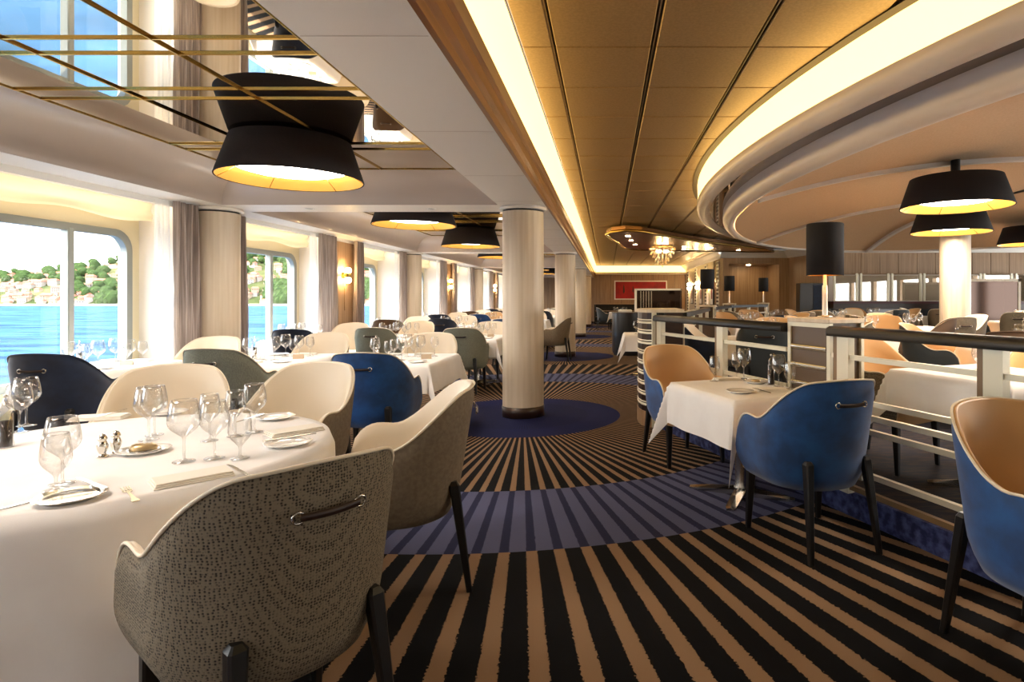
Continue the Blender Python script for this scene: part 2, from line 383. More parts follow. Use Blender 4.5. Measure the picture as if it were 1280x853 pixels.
# walls: end wall, wall behind, far side
wb = struct('wall_end', B().box(-5.5, 4.3, YB, YB+.2, 0, 3.2), wood_dark)
for i in range(9): obj('wall_panel', B().cbox(-.95+.56*i+.006, -.95+.56*(i+1)-.006, YB-.03, YB, .1, 2.66, .008), wood_wall, wb)
for i in range(6): obj('wall_panel', B().cbox(-5.2+.7*i+.006, -5.2+.7*(i+1)-.006, YB-.03, YB, .1, 2.40, .008), wood_wall, wb)
def glazed_wall(name, horiz, u0, u1, v0, v1, n, m):       # wall with a run of large windows
    b = B(); bx = (lambda a, c, z0, z1: b.box(a, c, v0, v1, z0, z1)) if horiz else (lambda a, c, z0, z1: b.box(v0, v1, a, c, z0, z1))
    bx(u0, u1, 0, .5); bx(u0, u1, 2.25, 3.2); w = (u1-u0)/n
    for i in range(n+1): bx(max(u0, u0+w*i-.18), min(u1, u0+w*i+.18), .5, 2.25)
    o = struct(name, b, m); vm = (v0+v1)/2
    for i in range(n):
        a, c = u0+w*i+.18, u0+w*(i+1)-.18
        p = B().add([(a, vm, .5), (c, vm, .5), (c, vm, 2.25), (a, vm, 2.25)] if horiz else [(vm, a, .5), (vm, c, .5), (vm, c, 2.25), (vm, a, 2.25)], [(0, 1, 2, 3)])
        obj('pane', p, pane_m, o)
        pd = bpy.data.lights.new('window_portal', 'AREA'); pd.shape = 'RECTANGLE'; pd.size = c-a; pd.size_y = 1.75; pd.cycles.is_portal = True
        po = bpy.data.objects.new('window_portal', pd); COL.objects.link(po); po.location = ((a+c)/2, v0-.02, 1.375) if horiz else (v1+.02, (a+c)/2, 1.375)
        po.rotation_euler = Vector((0, 1, 0) if horiz else (-1, 0, 0)).to_track_quat('-Z', 'Z' if False else 'Y').to_euler()
struct('wall_behind', B().box(-5.5, XR, YF-.2, YF, 0, 3.2), cream)
glazed_wall('wall_far_side', False, YF, 18.0, XR, XR+.2, 7, wood_wall)
struct('wall_far_side_end', B().box(XR, XR+.2, 18.0, 21.2, 0, 3.2), wood_wall)
# window wall
def rrect(yc, zc, hw, hh, r, n=6):
    pts = []
    for (sy, sz, a0) in ((1, 1, 0), (-1, 1, 90), (-1, -1, 180), (1, -1, 270)):
        for i in range(n+1):
            a = math.radians(a0+90*i/n); pts.append((yc+sy*(hw-r)+r*math.cos(a), zc+sz*(hh-r)+r*math.sin(a)))
    return pts
WC = [5.74+3.43*(k-2) for k in range(-1, 10)]        # window centres
wz0, wz1 = .55, 2.06
ww = B(); prev = YF; plate = B()
for yc in WC:
    a, c = yc-1.5, yc+.86
    if a > prev: ww.box(-5.4, XW, prev, min(a, YB), 0, ZS)
    prev = c
    if c > YB: prev = YB; 
    # recessed plate with a rounded hole
    ym = yc-.29
    hole = rrect(ym, (wz0+wz1)/2, 1.01, (wz1-wz0)/2, .2); n = len(hole)
    outer = []
    for (y, z) in hole:
        dy, dz = y-ym, z-(wz0+wz1)/2
        t = min((1.15 if dy > 0 else 1.21)/abs(dy) if abs(dy) > 1e-6 else 9e9, (1.20/abs(dz)) if abs(dz) > 1e-6 else 9e9)
        oy, oz = ym+dy*t, (wz0+wz1)/2+dz*t
        outer.append((oy, max(0, min(ZS, oz))))
    for X in (-5.22, -5.34): plate.grid([[(X, y, z) for y, z in hole], [(X, y, z) for y, z in outer]], True, False)
    plate.grid([[(-5.22, y, z) for y, z in hole], [(-5.34, y, z) for y, z in hole]], True, True)
if prev < YB: ww.box(-5.4, XW, prev, YB, 0, ZS)
struct('wall_left', ww, cream); struct('wall_left_window_recess', plate, mat('pale yellow recess paint', '#E2D6B4', .45))
for k, yc in enumerate(WC):
    if yc+.8 > YB: continue
    w = tag(empty('window_%d' % (k+1), (XG, yc, 0)), kind='structure')
    zc = (wz0+wz1)/2; hh = (wz1-wz0)/2
    fr = B(); o1 = rrect(-.29, zc, 1.035, hh+.025, .215); i1 = rrect(-.29, zc, .96, hh-.05, .17)
    for xx in (.05, -.02): fr.grid([[(xx, y, z) for y, z in o1], [(xx, y, z) for y, z in i1]], True, False)
    fr.grid([[(.05, y, z) for y, z in i1], [(-.02, y, z) for y, z in i1]], True); fr.grid([[(.05, y, z) for y, z in o1], [(-.02, y, z) for y, z in o1]], True)
    obj('window_frame', fr, metal_frame, w)
    for ym in (0, -.72): obj('mullion', B().cbox(-.03, .06, ym-.035, ym+.035, wz0+.02, wz1-.02, .01), metal_frame, w)
    for pa, pb in ((-1.25, -.755), (-.685, -.035), (.035, .67)):
        pts = [(y, z) for y, z in i1 if pa < y < pb]; mid = (pa+pb)/2
        for e in (pa, pb):
            if -1.2 < e < .6: pts += [(e, wz1-.05), (e, wz0+.05)]
        pts = sorted(pts, key=lambda p: math.atan2(p[1]-zc, p[0]-mid))
        obj('pane', B().add([(.0, y, z) for y, z in pts], [tuple(range(len(pts)))]), pane_m, w)
    if yc > 0:
        pd = bpy.data.lights.new('window_portal', 'AREA'); pd.shape = 'RECTANGLE'; pd.size = 2.0; pd.size_y = 1.5; pd.cycles.is_portal = True
        po = bpy.data.objects.new('window_portal', pd); COL.objects.link(po); po.location = (XG-.12, yc-.29, zc); po.rotation_euler = (PI/2, 0, PI/2); po.rotation_euler = Vector((1, 0, 0)).to_track_quat('-Z', 'Y').to_euler()
struct('baseboard_left', B().box(XW, XW+.015, YF, YB, 0, .1), wood_dark)
struct('trim_valance', B().box(XW-.02, XW+.005, YF, YB, ZS-.06, ZS), white_p)
# blinds and the light strip above them
for k, yc in enumerate(WC):
    if yc < 1 or yc > 29: continue
    nw = ORD[k-2] if 0 <= k-2 < 9 else 'near'
    b = B(); rows = []
    for i in range(7):
        z = 2.40-.21*i/6; row = []
        for j in range(41):
            u = j/40; y = yc-1.46+2.3*u
            fold = .018*math.sin(i*2.1)*(i/6); sag = .022*math.sin(u*PI*4+1)*(i/6)**2
            row.append((-5.06+fold+.01*math.sin(u*9+i), y, z+sag))
        rows.append(row)
    b.grid(rows); obj_b = obj('roman_blind', b, blind_m)
    tag(obj_b, 'cream roman blind pulled up over the %s window from the camera' % nw, 'blind', 'cream roman blinds')
    ls = B().box(-4.93, -4.90, yc-1.4, yc+.8, 2.385, 2.397); t = obj('light_strip', ls, mat('strip light', '#FFE3A8', .5, emit='#FFEBCB', es=6.) if 'strip light' not in MATS else MATS['strip light'])
    tag(t, 'warm strip light hidden above the blind of the %s window' % nw, 'light', 'window strip lights')
# curtains
def curtain(y0, y1, x, folds, amp, name, m, label, cat='curtain', pinch=.0, zt=2.385):
    b = B(); rows = []; n = folds*10
    for i in range(13):
        t = i/12; z = .03+(zt-.03)*t; sq = 1-pinch*(1-t)**.5*.5; row = []
        for j in range(n+1):
            u = j/n; yc_ = (y0+y1)/2; y = yc_+(u-.5)*(y1-y0)*sq+.006*math.sin(u*23+z*2)
            row.append((x+amp*math.sin(u*folds*2*PI+.35*math.sin(z*1.7))*(1.0-.25*t)+.008*math.sin(z*3+u*11), y, z))
        rows.append(row)
    b.grid(rows)
    return tag(obj(name, b, m), label, cat)
yy = 0
for k in range(5):
    yc = 6.9+PITCH*k
    if k > 3: break
    nm = ORD[k]
    curtain(yc-.62, yc-.22, -4.60, 4, .06, 'curtain', curtain_m, 'taupe striped curtain on the near side of the %s wall column' % nm)
    curtain(yc-.80, yc-.58, -4.66, 6, .015, 'sheer_curtain', sheer_m, 'white sheer curtain beside the near taupe curtain of the %s wall column' % nm)
    curtain(yc+.24, yc+.66, -4.60, 4, .045, 'curtain', curtain_m, 'taupe striped curtain on the far side of the %s wall column' % nm)
    p = 10.5+PITCH*k
    if p > 29: continue
    curtain(p-1.05, p-.42, -4.60, 5, .06, 'curtain', curtain_m, 'taupe striped curtain on the near side of the %s wall lamp' % nm)
    curtain(p-1.22, p-1.0, -4.66, 6, .015, 'sheer_curtain', sheer_m, 'white sheer curtain beside the taupe curtain before the %s wall lamp' % nm)
    curtain(p+.28, p+.66, -4.60, 4, .06, 'curtain', curtain_m, 'taupe striped curtain on the far side of the %s wall lamp' % nm)
    obj_p = struct('trim_pier_%d' % (k+1), B().cbox(XW-.01, XW+.025, p-.5, p+.5, .1, ZS-.06, .006), wood_wall)
# columns
def column(x, y, z0, z1, r, label):
    t = empty('column', (x, y, z0), 0, label, 'column'); h = z1-z0
    b = B(); n = 72; prof = []
    for i in range(n):
        a = 2*PI*i/n; rr = r-(.006 if i % 12 == 0 else 0); prof.append((rr*math.cos(a), rr*math.sin(a)))
    b.grid([[(p[0], p[1], .12) for p in prof], [(p[0], p[1], h-.06) for p in prof]], True)
    obj('shaft', b, wood_pale, t)
    obj('base', B().lathe([(r+.006, 0), (r+.006, .115), (r-.01, .12)], 48, cap0=True), wood_dark, t)
    obj('collar_gap', B().lathe([(r-.012, h-.062), (r-.012, h-.04)], 48), black_wood, t)
    obj('collar', B().lathe([(r+.0, h-.04), (r+.03, h-.038), (r+.035, h-.02), (r+.025, h), (r, h)], 48), cream, t)
    return t
for k in range(4):
    column(COLX, COLY0+PITCH*k, 0, ZS, .236, 'pale oak column standing in the carpeted aisle, %s from the camera' % ORD[k])
    column(-4.56, 6.93+PITCH*k, 0, ZS, .23, 'pale oak column against the window wall, %s from the camera' % ORD[k])
column(6.05, 10.3, .15, 2.92, .24, 'pale oak column on the raised terrace under the domed ceiling')

# ------------------------------------------------------------------ oval dome on the right
NE = 144
def ell(off, i, n=NE):
    a = 2*PI*i/n; return (ECX+(EA-off)*math.cos(a), ECY+(EB-off)*math.sin(a))
def ring(b, prof, smooth=True):
    rows = [[(*ell(o, i), z) for i in range(NE)] for o, z in prof]
    return b.grid(rows, True, smooth)
struct('trim_dome_band', ring(B(), [(-.075, 3.012), (0.0, 3.012)]), brown_band)
tag(obj('oval_cove_light', ring(B(), [(0, 3.012), (.004, 2.87), (.0, 2.735)]), glow_warm), 'curved glowing yellow cove light around the oval dome', 'light')
pr = [(0.0, 2.735), (-.01, 2.73)]+[(.09-.10*math.cos(a), 2.67-.085*math.sin(a)+.02) for a in [PI*i/12 for i in range(0, 13)]]
struct('trim_dome_outer_moulding', ring(B(), pr), tube_paint)
struct('trim_dome_mirror', ring(B(), [(.16, 2.672), (.46, 2.672)], False), mirror_br)
pr = [(.385, 2.672), (.38, 2.60)]+[(.48-.10*math.cos(a), 2.575-.10*math.sin(a)) for a in [PI*i/14 for i in range(0, 14)]]+[(.59, 2.53)]
struct('trim_dome_inner_moulding', ring(B(), pr), tube_paint)
def domez(o): t = max(0, min(1, (o-.57)/3.6)); return 2.51+.49*(1-(1-t)**2.2)
dome_m = mat('tan textured plaster', '#DDBB92', .75, col2='#D0AC82', scale=60, bump=.25, bscale=160)
struct('ceiling_dome', ring(B(), [(o, domez(o)) for o in [.57+.17*i for i in range(26)]]+[(5.1, 3.0)]), dome_m)
tag(obj('dome_fill_strip', ring(B(), [(.575, 2.56), (.60, 2.56)], False), mat('dome fill strip', '#FFE3B0', .5, emit='#FFE2B8', es=38.)), 'added fill light strip hidden behind the inner moulding of the oval dome', 'light')  # glowing ring added behind the moulding to brighten the dome
rb = bpy.data.objects['ceiling_dome']
for k in range(8):
    a = 2*PI*k/8; b = B(); rows = []
    for i in range(16):
        o = .57+3.2*i/15; c = Vector((ECX+(EA-o)*math.cos(a), ECY+(EB-o)*math.sin(a), domez(o)))
        t = Vector((-math.sin(a)*(EA-o), math.cos(a)*(EB-o), 0)).normalized()
        w, d = .06, .045
        rows.append([c-t*w+Vector((0, 0, .01)), c-t*w*.8-Vector((0, 0, d)), c+t*w*.8-Vector((0, 0, d)), c+t*w+Vector((0, 0, .01))])
    b.grid(rows, False, False); obj('dome_rib', b, tube_paint, rb)
# far walls round the terrace
struct('wall_corridor', B().box(4.1, 4.25, 22.6, YB, 0, 2.80), wood_pale)
wf = B(); wf.box(4.1, 4.32, 21, 22.6, 0, 2.80); wf.box(4.32, 6.1, 21, 21.2, 2.55, 2.80); wf.box(6.1, 6.45, 21, 22.6, 0, 2.80); wf.box(4.1, 6.45, 22.6, 22.8, 0, 2.80)
struct('wall_alcove', wf, wood_wall)
wf = B(); d = Vector((6.75-6.45, 18.9-21, 0)); wf.prism([(6.45, 21), (6.80, 18.6), (6.95, 18.6), (6.6, 21)], 0, 2.80); struct('wall_angled', wf, wood_wall)
cr = B()
for a, b_ in (((4.1, YB), (4.1, 21.0)), ((4.1, 21.0), (6.42, 21.0)), ((6.42, 21.0), (6.78, 18.6)), ((6.78, 18.6), (15, 18.5))):
    a = Vector((*a, 0)); b_ = Vector((*b_, 0)); dd = (b_-a).normalized(); n_ = Vector((dd.y, -dd.x, 0))
    prf = [(0, 2.76), (.04, 2.77), (.10, 2.86), (.24, 2.98), (.26, 3.02), (0, 3.02)]
    cr.grid([[a+n_*q-dd*.1+Vector((0, 0, z)) for q, z in prf], [b_+n_*q+dd*.1+Vector((0, 0, z)) for q, z in prf]], False, False)
struct('trim_crown', cr, white_p)
wv = struct('wall_servery', B().box(6.8, XR, 18.6, 18.8, 2.08, 3.05), wood_wall)
struct('wall_servery_back', B().box(6.8, XR, 20.4, 20.6, .15, 3.05), cream)
for i in range(14): obj('wall_panel', B().cbox(6.82+.58*i, 6.82+.58*(i+1)-.01, 18.57, 18.6, 2.10, 2.78, .005), wood_wall, wv)

# ------------------------------------------------------------------ drum lamps
def drum_proto(mshade, dm=None):
    t = empty('drum_lamp')
    rb_, rt, h = .58, .475, .34
    obj('shade', B().lathe([(rb_-.012, .012), (rb_, 0), (rb_+.002, .008), (rt, h), (rt-.01, h)], 64), mshade, t)
    obj('lining', B().lathe([(rb_-.01, .004), (rt-.012, h-.01)], 64), gold_in, t)
    di = obj('diffuser', B().lathe([(.001, .075), (.36, .075), (.43, .095), (.455, .14), (.44, h-.02)], 64), dm or diff_w, t)
    obj('trim_ring', B().lathe([(.36, .073), (.363, .070), (.366, .073)], 64), gold, di)
    obj('top_cap', B().lathe([(.001, h-.004), (rt-.005, h-.004)], 48), mshade, t)
    for i in range(6):
        a = 2*PI*i/6+.3
        obj('clip', B().tube([((rb_-.006)*math.cos(a), (rb_-.006)*math.sin(a), .002), (.44*math.cos(a), .44*math.sin(a), .09)], .004, 5), gold, t)
    return t
P1 = drum_proto(shade_m)
tag(P1, 'large dark brown drum lamp under the mirror ceiling nearest the camera', 'lamp', 'drum lamps under the mirror ceiling'); P1.location = (-2.74, 5.15, ZM-.36)
for k, y in enumerate((8.42, 11.9, 15.2, 18.75, 22.1, 25.6)):
    dup(P1, (-2.74, y, ZM-.36), .4*k, 'dark brown drum lamp under the mirror ceiling, %s from the camera' % ORD[k+1])
dup(P1, (-2.74, -1.75, ZM-.36), .4, 'added unseen drum lamp behind the view, fill light for the near soffit')  # extra lamp added behind the camera as fill for the near soffit
dup(P1, (-2.74, 1.65, ZM-.36), .4, 'dark brown drum lamp over the near end of the mirror ceiling, left of the view')
P2 = drum_proto(shade_b, mat('dome lamp diffuser', '#FFF4E0', .6, emit='#FFF2E0', es=12.))
tag(P2, 'black drum lamp hanging from the dome, largest of the three', 'lamp', 'drum lamps under the dome'); P2.location = (4.0, 6.8, 2.39)
for o in list(P2.children): pass
obj('stem', B().lathe([(.05, .2), (.05, .56)], 16), black_wood, P2)
for (x, y, lb) in ((5.48, 9.45, 'black drum lamp hanging from the dome just below the largest one'), (8.25, 11.5, 'black drum lamp under the dome at the right edge of the view'),
                   (7.6, 6.6, 'black drum lamp under the dome to the right of the view'), (3.5, 3.5, 'added unseen drum lamp near right of the view, brightening the terrace side'), (5.9, 2.6, 'black drum lamp under the near end of the dome, right of the view')):  # near right lamp is added out of view for more light on the terrace side
    dup(P2, (x, y, 2.39), 0, lb)

# ------------------------------------------------------------------ wall sconces
for k in range(4):
    y = 10.45+PITCH*k
    if y > YB: break
    t = empty('wall_sconce', (XW+.025, y, 1.75), 0, 'brass wall sconce with two globes between curtains, %s from the camera' % ORD[k], 'lamp', 'brass wall sconces')
    obj('back_plate', B().cbox(0, .015, -.04, .04, -.05, .05, .004), gold, t)
    obj('arm', B().tube([(.01, 0, 0), (.07, 0, 0)], .012, 8), gold, t)
    obj('cup', B().lathe([(.045, -.04), (.05, -.035), (.05, .035), (.045, .04)], 16, (.1, 0, 0), cap0=True, cap1=True), gold, t)
    for s in (-1, 1): obj('globe', B().lathe([(.055*math.sin(PI*i/10), -.055*math.cos(PI*i/10)) for i in range(11)], 16, (.1, 0, s*.085)), bulb, t)
    obj('pull_rod', B().tube([(.04, 0, -.05), (.04, 0, -.62)], .005, 6), gold, t)

# ------------------------------------------------------------------ tub chair
HW, BD, ARM, TH = .295, .27, .25, .04
def upath(d):                                     # signed distance from the middle of the back -> plan point, outward normal
    s = 1 if d >= 0 else -1; d = abs(d); q = 0.0; n = 60; px, py = 0.0, -BD
    if not hasattr(upath, 'tab'):
        tab = [(0, 0, -BD)]; L_ = 0
        for i in range(1, n+1):
            a = PI/2*i/n; x, y = HW*math.sin(a)**.9, -BD*math.cos(a)
            L_ += math.hypot(x-tab[-1][1], y-tab[-1][2]); tab.append((L_, x, y))
        upath.tab = tab; upath.L = L_
    tab = upath.tab
    if d >= upath.L: return (s*HW, d-upath.L, s*1.0, 0.0)
    for i in range(n):
        if tab[i+1][0] >= d:
            t = (d-tab[i][0])/(tab[i+1][0]-tab[i][0]); x = tab[i][1]+(tab[i+1][1]-tab[i][1])*t; y = tab[i][2]+(tab[i+1][2]-tab[i][2])*t
            nx, ny = x/HW**2, y/BD**2; l = math.hypot(nx, ny); return (s*x, y, s*nx/l, ny/l)
upath(0); DMAX = upath.L+ARM
CH, CA = .905, .665
def topz(d):
    d = abs(d)
    if d < .14: return CH-.012*(d/.14)**2
    if d < .49:
        t = (d-.14)/.35; return CA+(CH-.012-CA)*(1-t*t*(3-2*t))-.012*math.sin(t*PI)*0
    e = DMAX-.13
    if d < e: return CA+.006*math.sin((d-.5)/(e-.5)*PI/2)
    u = min(1, (d-e)/.13); return CA+.006-.17*(1-math.sqrt(max(0, 1-u*u)))
def sp(d, z, off):                                # point on the shell at height z, moved inwards by off
    x, y, nx, ny = upath(d); k = (z-.45)/.45
    sc = 1-(.10*max(0, (.46-z)/.10)**1.6 if z < .46 else 0)
    lean = .055*max(0, k)*max(0, -ny)+.015*max(0, k)
    return (x*sc+nx*(lean-off), y*sc+ny*(lean-off), z)
def chair_meshes():
    n = 56; ds = [-DMAX+2*DMAX*i/n for i in range(n+1)]; Z0 = .325
    out = []; inn = []
    for j in range(11):
        t = j/10; out.append([sp(d, Z0+(topz(d)-Z0)*(t**1.0), .012*max(0, (t-.93)/.07)) for d in ds])
        inn.append([sp(d, .40+(topz(d)-.40)*(1-t), TH-.012*max(0, (.07-t)/.07)) for d in ds])
    shell = B().grid(out)
    c = len(shell.v); shell.v.append((0, -.02, Z0+.005)); o = 0
    for i in range(n): shell.f.append((c, i+1, i)); shell.sm.append(False)
    shell.f.append((c, 0, n)); shell.sm.append(False)
    lining = B().grid(inn)
    rim = [[sp(d, topz(d)+h, f) for d in ds] for f, h in ((.012, 0), (.016, .005), (TH-.016, .005), (TH-.012, 0))]
    lining.grid(rim)
    for e in (0, n):                              # close the arm fronts
        lining.grid([[out[j][e] for j in range(11)], [inn[10-j][e] for j in range(11)]], False, False)
    piping = B().tube([Vector(sp(d, topz(d)+.004, .009)) for d in ds], .0055, 6)
    seat = B(); rows = []
    fp = [(-HW+TH+.005, .20), (-HW+TH+.005, 0)]+[(-(HW-TH)*math.cos(a), -(BD-TH)*math.sin(a)) for a in [PI*i/14 for i in range(1, 14)]]+[(HW-TH-.005, 0), (HW-TH-.005, .20), (HW-.03, .235), (.2, .27), (0, .28), (-.2, .27), (-HW+.03, .235)]
    for (k, z) in ((.9, .325), (.98, .345), (1.0, .40), (1.0, .455), (.97, .475), (.9, .483), (.5, .49), (.01, .492)): rows.append([(x*k, y*k+.0, z) for x, y in fp])
    seat.grid(rows, True)
    return shell, lining, piping, seat
SH, LI, PIP, SE = chair_meshes()
def leg_b(x0, y0, z0, x1, y1, w0, w1):
    b = B(); rows = []
    for i in range(5):
        t = i/4; x = x0+(x1-x0)*t; y = y0+(y1-y0)*t; z = z0*(1-t); w = w0+(w1-w0)*t
        rows.append([(x+w*cx, y+w*cy, z) for cx, cy in ((-.5, -.35), (-.35, -.5), (.35, -.5), (.5, -.35), (.5, .35), (.35, .5), (-.35, .5), (-.5, .35))])
    b.v = []; top = [(px, py, z0+.016) if True else 0 for px, py, _ in [((p[0]-x0)*.55+x0, (p[1]-y0)*.55+y0, 0) for p in rows[0]]]
    b.grid([top]+rows, True, False); b.f.append(tuple(range(8))); b.sm.append(False); b.f.append(tuple(len(b.v)-8+i for i in range(8))); b.sm.append(False)
    return b.mesh('leg', black_wood)
LEGM = [leg_b(s*.175, -.236, .475, s*.205, -.30, .046, .026) for s in (-1, 1)]+[leg_b(s*.225, .195, .40, s*.235, .215, .05, .026) for s in (-1, 1)]
hz = .785; hy = sp(0, hz, 0)[1]-.006
STRAP = B().grid([[(x, hy-.012-.006*math.cos(x/.075*PI/2)+e, hz+w-.003*math.cos(x/.075*PI/2)) for x in [-.075+.15*i/10 for i in range(11)]] for w, e in ((-.009, 0), (-.009, -.005), (.009, -.005), (.009, 0))]).mesh('handle', strap_m)
def ringm(x): return B().tube([(x+.014*math.cos(a), hy-.01, hz+.014*math.sin(a)) for a in [2*PI*i/14 for i in range(14)]], .0035, 6, True).mesh('ring', chrome)
RINGM = [ringm(-.078), ringm(.078)]
KINDS = {}
def chair_proto(kind, fab, lea, pip=None):
    KINDS[kind] = (SH.mesh('shell', fab), LI.mesh('lining', lea), PIP.mesh('piping', pip or pipe_m), SE.mesh('seat', lea))
for k, f, l, p in (('blue', blue_v, tan_l, None), ('bluec', blue_v, cream_l, None), ('navy', navy_v, cream_l, navy_v), ('slate', teal_v, tan_l, None), ('weave', weave, cream_l, None), ('grey', greygreen, cream_l, None),
                ('taupe', olive, cream_l, None), ('taupetan', olive, tan_l, None), ('brown', brown_f, tan_l, brown_f), ('ivory', white_f, cream_l, None), ('greytan', weave, tan_l, None)): chair_proto(k, f, l, p)
KTXT = {'blue': 'blue velvet', 'bluec': 'blue velvet', 'navy': 'navy velvet', 'slate': 'dark slate', 'weave': 'grey woven', 'grey': 'grey green tweed', 'taupe': 'taupe and cream', 'taupetan': 'taupe and tan', 'brown': 'brown', 'ivory': 'ivory', 'greytan': 'tweed and tan leather'}
def chair(kind, x, y, face, label, group=None, z=0):
    """face: plan angle (degrees) of the direction the sitter looks"""
    s, l, p, se = KINDS[kind]; t = empty('tub_chair', (x, y, z), math.radians(face-90), label, 'chair', group); t.scale = (1.05, 1.05, 1.03)
    link('shell', s, t); link('lining', l, t); link('piping', p, t); link('seat', se, t)
    for m in LEGM: link('leg', m, t)
    h = link('handle', STRAP, t)
    for m in RINGM: link('ring', m, h)
    return t

# ------------------------------------------------------------------ tables
TZ = .735
def cloth_rect(hx, hy, drop, seed, name='tablecloth'):
    rnd = random.Random(seed); n = 44; b = B(); rows = []; ov = drop
    ph = [rnd.uniform(0, 6) for _ in range(4)]
    def ax(i, h):                                   # parameter -> signed offset, finer at the edges
        u = -1+2*i/n; return u*(h+ov)
    def coords(h):
        c = [-(h+ov)+ov*i/12 for i in range(12)]+[-h+.0, -h+.012]+[-h+.012+(2*h-.024)*i/10 for i in range(1, 10)]+[h-.012, h]+[h+ov*i/12 for i in range(1, 13)]
        return c
    for v in coords(hy):
        row = []
        for u in coords(hx):
            du, dv = max(0, abs(u)-hx), max(0, abs(v)-hy); su, sv = (1 if u > 0 else -1), (1 if v > 0 else -1)
            x, y, z = max(-hx, min(hx, u)), max(-hy, min(hy, v)), TZ
            if du or dv:
                dd = math.hypot(du, dv); z = TZ-dd*.985
                t = dd/ov
                if du and dv:
                    f = math.atan2(dv, du); m = math.sin(2*f)**2
                    x += su*(math.cos(f)*.02+0.115*m*math.cos(PI/4)*t*(1 if f > .2 else .8)); y += sv*(math.sin(f)*.02+0.115*m*math.sin(PI/4)*t)
                    z = TZ-max(du, dv)*.985-.13*m*t
                elif du:
                    w = .010*math.sin(y*13+ph[0]+su)*t; x += su*(.02*min(1, dd/.03)+w+.018*t)
                else:
                    w = .010*math.sin(x*13+ph[1]+sv)*t; y += sv*(.02*min(1, dd/.03)+w+.018*t)
            row.append((x, y, z))
        rows.append(row)
    b.grid(rows); return b.mesh(name, linen)
CL = {}
def rect_table(x, y, hx, hy, rz, label, clabel, z=0, drop=.27, seed=0, group=None, base='x'):
    t = empty('dining_table', (x, y, z), rz, label, 'table', group)
    obj('tabletop', B().cbox(-hx+.012, hx-.012, -hy+.012, hy-.012, TZ-.035, TZ-.004), wood_dark, t)
    obj('pedestal', B().lathe([(.05, .05), (.04, .09), (.038, TZ-.05), (.12, TZ-.035)], 20), chrome, t)
    for a in range(4):
        M = Matrix.Rotation(PI/4+a*PI/2, 4, 'Z'); b = B()
        vs = []
        for (l, w, h) in ((.03, .04, .06), (.18, .038, .045), (.33, .034, .025), (.36, .022, .02)):
            vs.append([M @ Vector((l, -w, .0)), M @ Vector((l, -w, h*.6)), M @ Vector((l, 0, h)), M @ Vector((l, w, h*.6)), M @ Vector((l, w, .0))])
        b.grid(vs, False, False); b.f.append(tuple(len(b.v)-5+i for i in range(5))); b.sm.append(False)
        obj('foot', b, chrome, t)
    key = (round(hx, 3), round(hy, 3), drop, seed % 3)
    if key not in CL: CL[key] = cloth_rect(hx, hy, drop, seed)
    c = link('tablecloth', CL[key], None, (x, y, z), rz); tag(c, clabel, 'tablecloth', 'white tablecloths' if group else None)
    return t
# tableware prototypes (meshes shared by all copies)
def wine_mesh(h=.225, rb=.05, rr=.038, stem=.09, foot=.036):
    bh = h-stem; pr = [(.001, 0), (foot, .001), (foot, .003), (.012, .007), (.0045, .014), (.0042, stem-.01), (.008, stem)]
    for i in range(1, 11):
        t = i/10; r = rb*math.sin(min(1, t/.42)*PI/2)**.8 if t < .42 else rb-(rb-rr)*((t-.42)/.58)**1.6
        pr.append((r, stem+bh*t))
    pr += [(pr[-1][0]-.0015, h), (pr[-1][0]-.0015, h-.003)]
    return B().lathe(pr, 24).mesh('wine_glass', glass_m)
GM = {'wine': wine_mesh(), 'white': wine_mesh(.205, .042, .032, .085, .034), 'water': wine_mesh(.185, .041, .033, .05, .034), 'big': wine_mesh(.235, .055, .042, .095, .038)}
GT = {'wine': 'red wine glass', 'white': 'white wine glass', 'water': 'short stemmed water goblet', 'big': 'large bowled wine glass'}
def glass(kind, x, y, z, label, group=None, rz=0): return tag(link('wine_glass', GM[kind], None, (x, y, z), rz), label, 'glass', group)
PLM = B().lathe([(.001, .003), (.055, .003), (.06, .001), (.062, 0), (.066, .004), (.09, .012), (.092, .014), (.09, .0155), (.064, .007), (.05, .005), (.001, .005)], 36).mesh('plate', china)
PLS = B().lathe([(.001, .003), (.055, .003), (.06, .001), (.062, 0), (.066, .004), (.09, .012), (.092, .014), (.09, .0155), (.064, .007), (.05, .005), (.001, .005)], 36).mesh('plate', silver)
def knife_m():
    b = B(); out = [(0, -.006), (.1, -.007), (.112, -.004), (.12, -.009), (.19, -.009), (.212, -.002), (.215, .002), (.12, .004), (.1, .006), (0, .006)]
    b.prism(out, 0, .003); return b.mesh('knife', silver)
def fork_m():
    b = B(); b.prism([(0, -.009), (.012, -.011), (.03, -.006), (.1, -.004), (.12, -.004), (.13, -.012), (.145, -.013), (.145, .013), (.13, .012), (.12, .004), (.1, .004), (.03, .006), (.012, .011), (0, .009)], 0, .003)
    for i in range(4):
        y = -.0105+.007*i; b.prism([(.143, y-.0022), (.192, y-.0012), (.192, y+.0012), (.143, y+.0022)], .001, .004)
    return b.mesh('fork', silver)
KM, FM = knife_m(), fork_m()
def napkin_mesh(hx, hy):
    b = B()
    for k in range(3): b.cbox(-hx+.004*k, hx-.002*k, -hy+.003*k, hy-.004*k, .006*k, .006*k+.0055, .002)
    return b.mesh('napkin', napkin_m)
NM = napkin_mesh(.115, .06); NM2 = napkin_mesh(.05, .1)
SHK = B().lathe([(.001, 0), (.02, 0), (.021, .004), (.012, .01), (.010, .014), (.017, .03), (.019, .045), (.014, .06), (.012, .064), (.016, .068), (.016, .072), (.013, .08), (.008, .088), (.001, .091)], 18).mesh('shaker', silver)
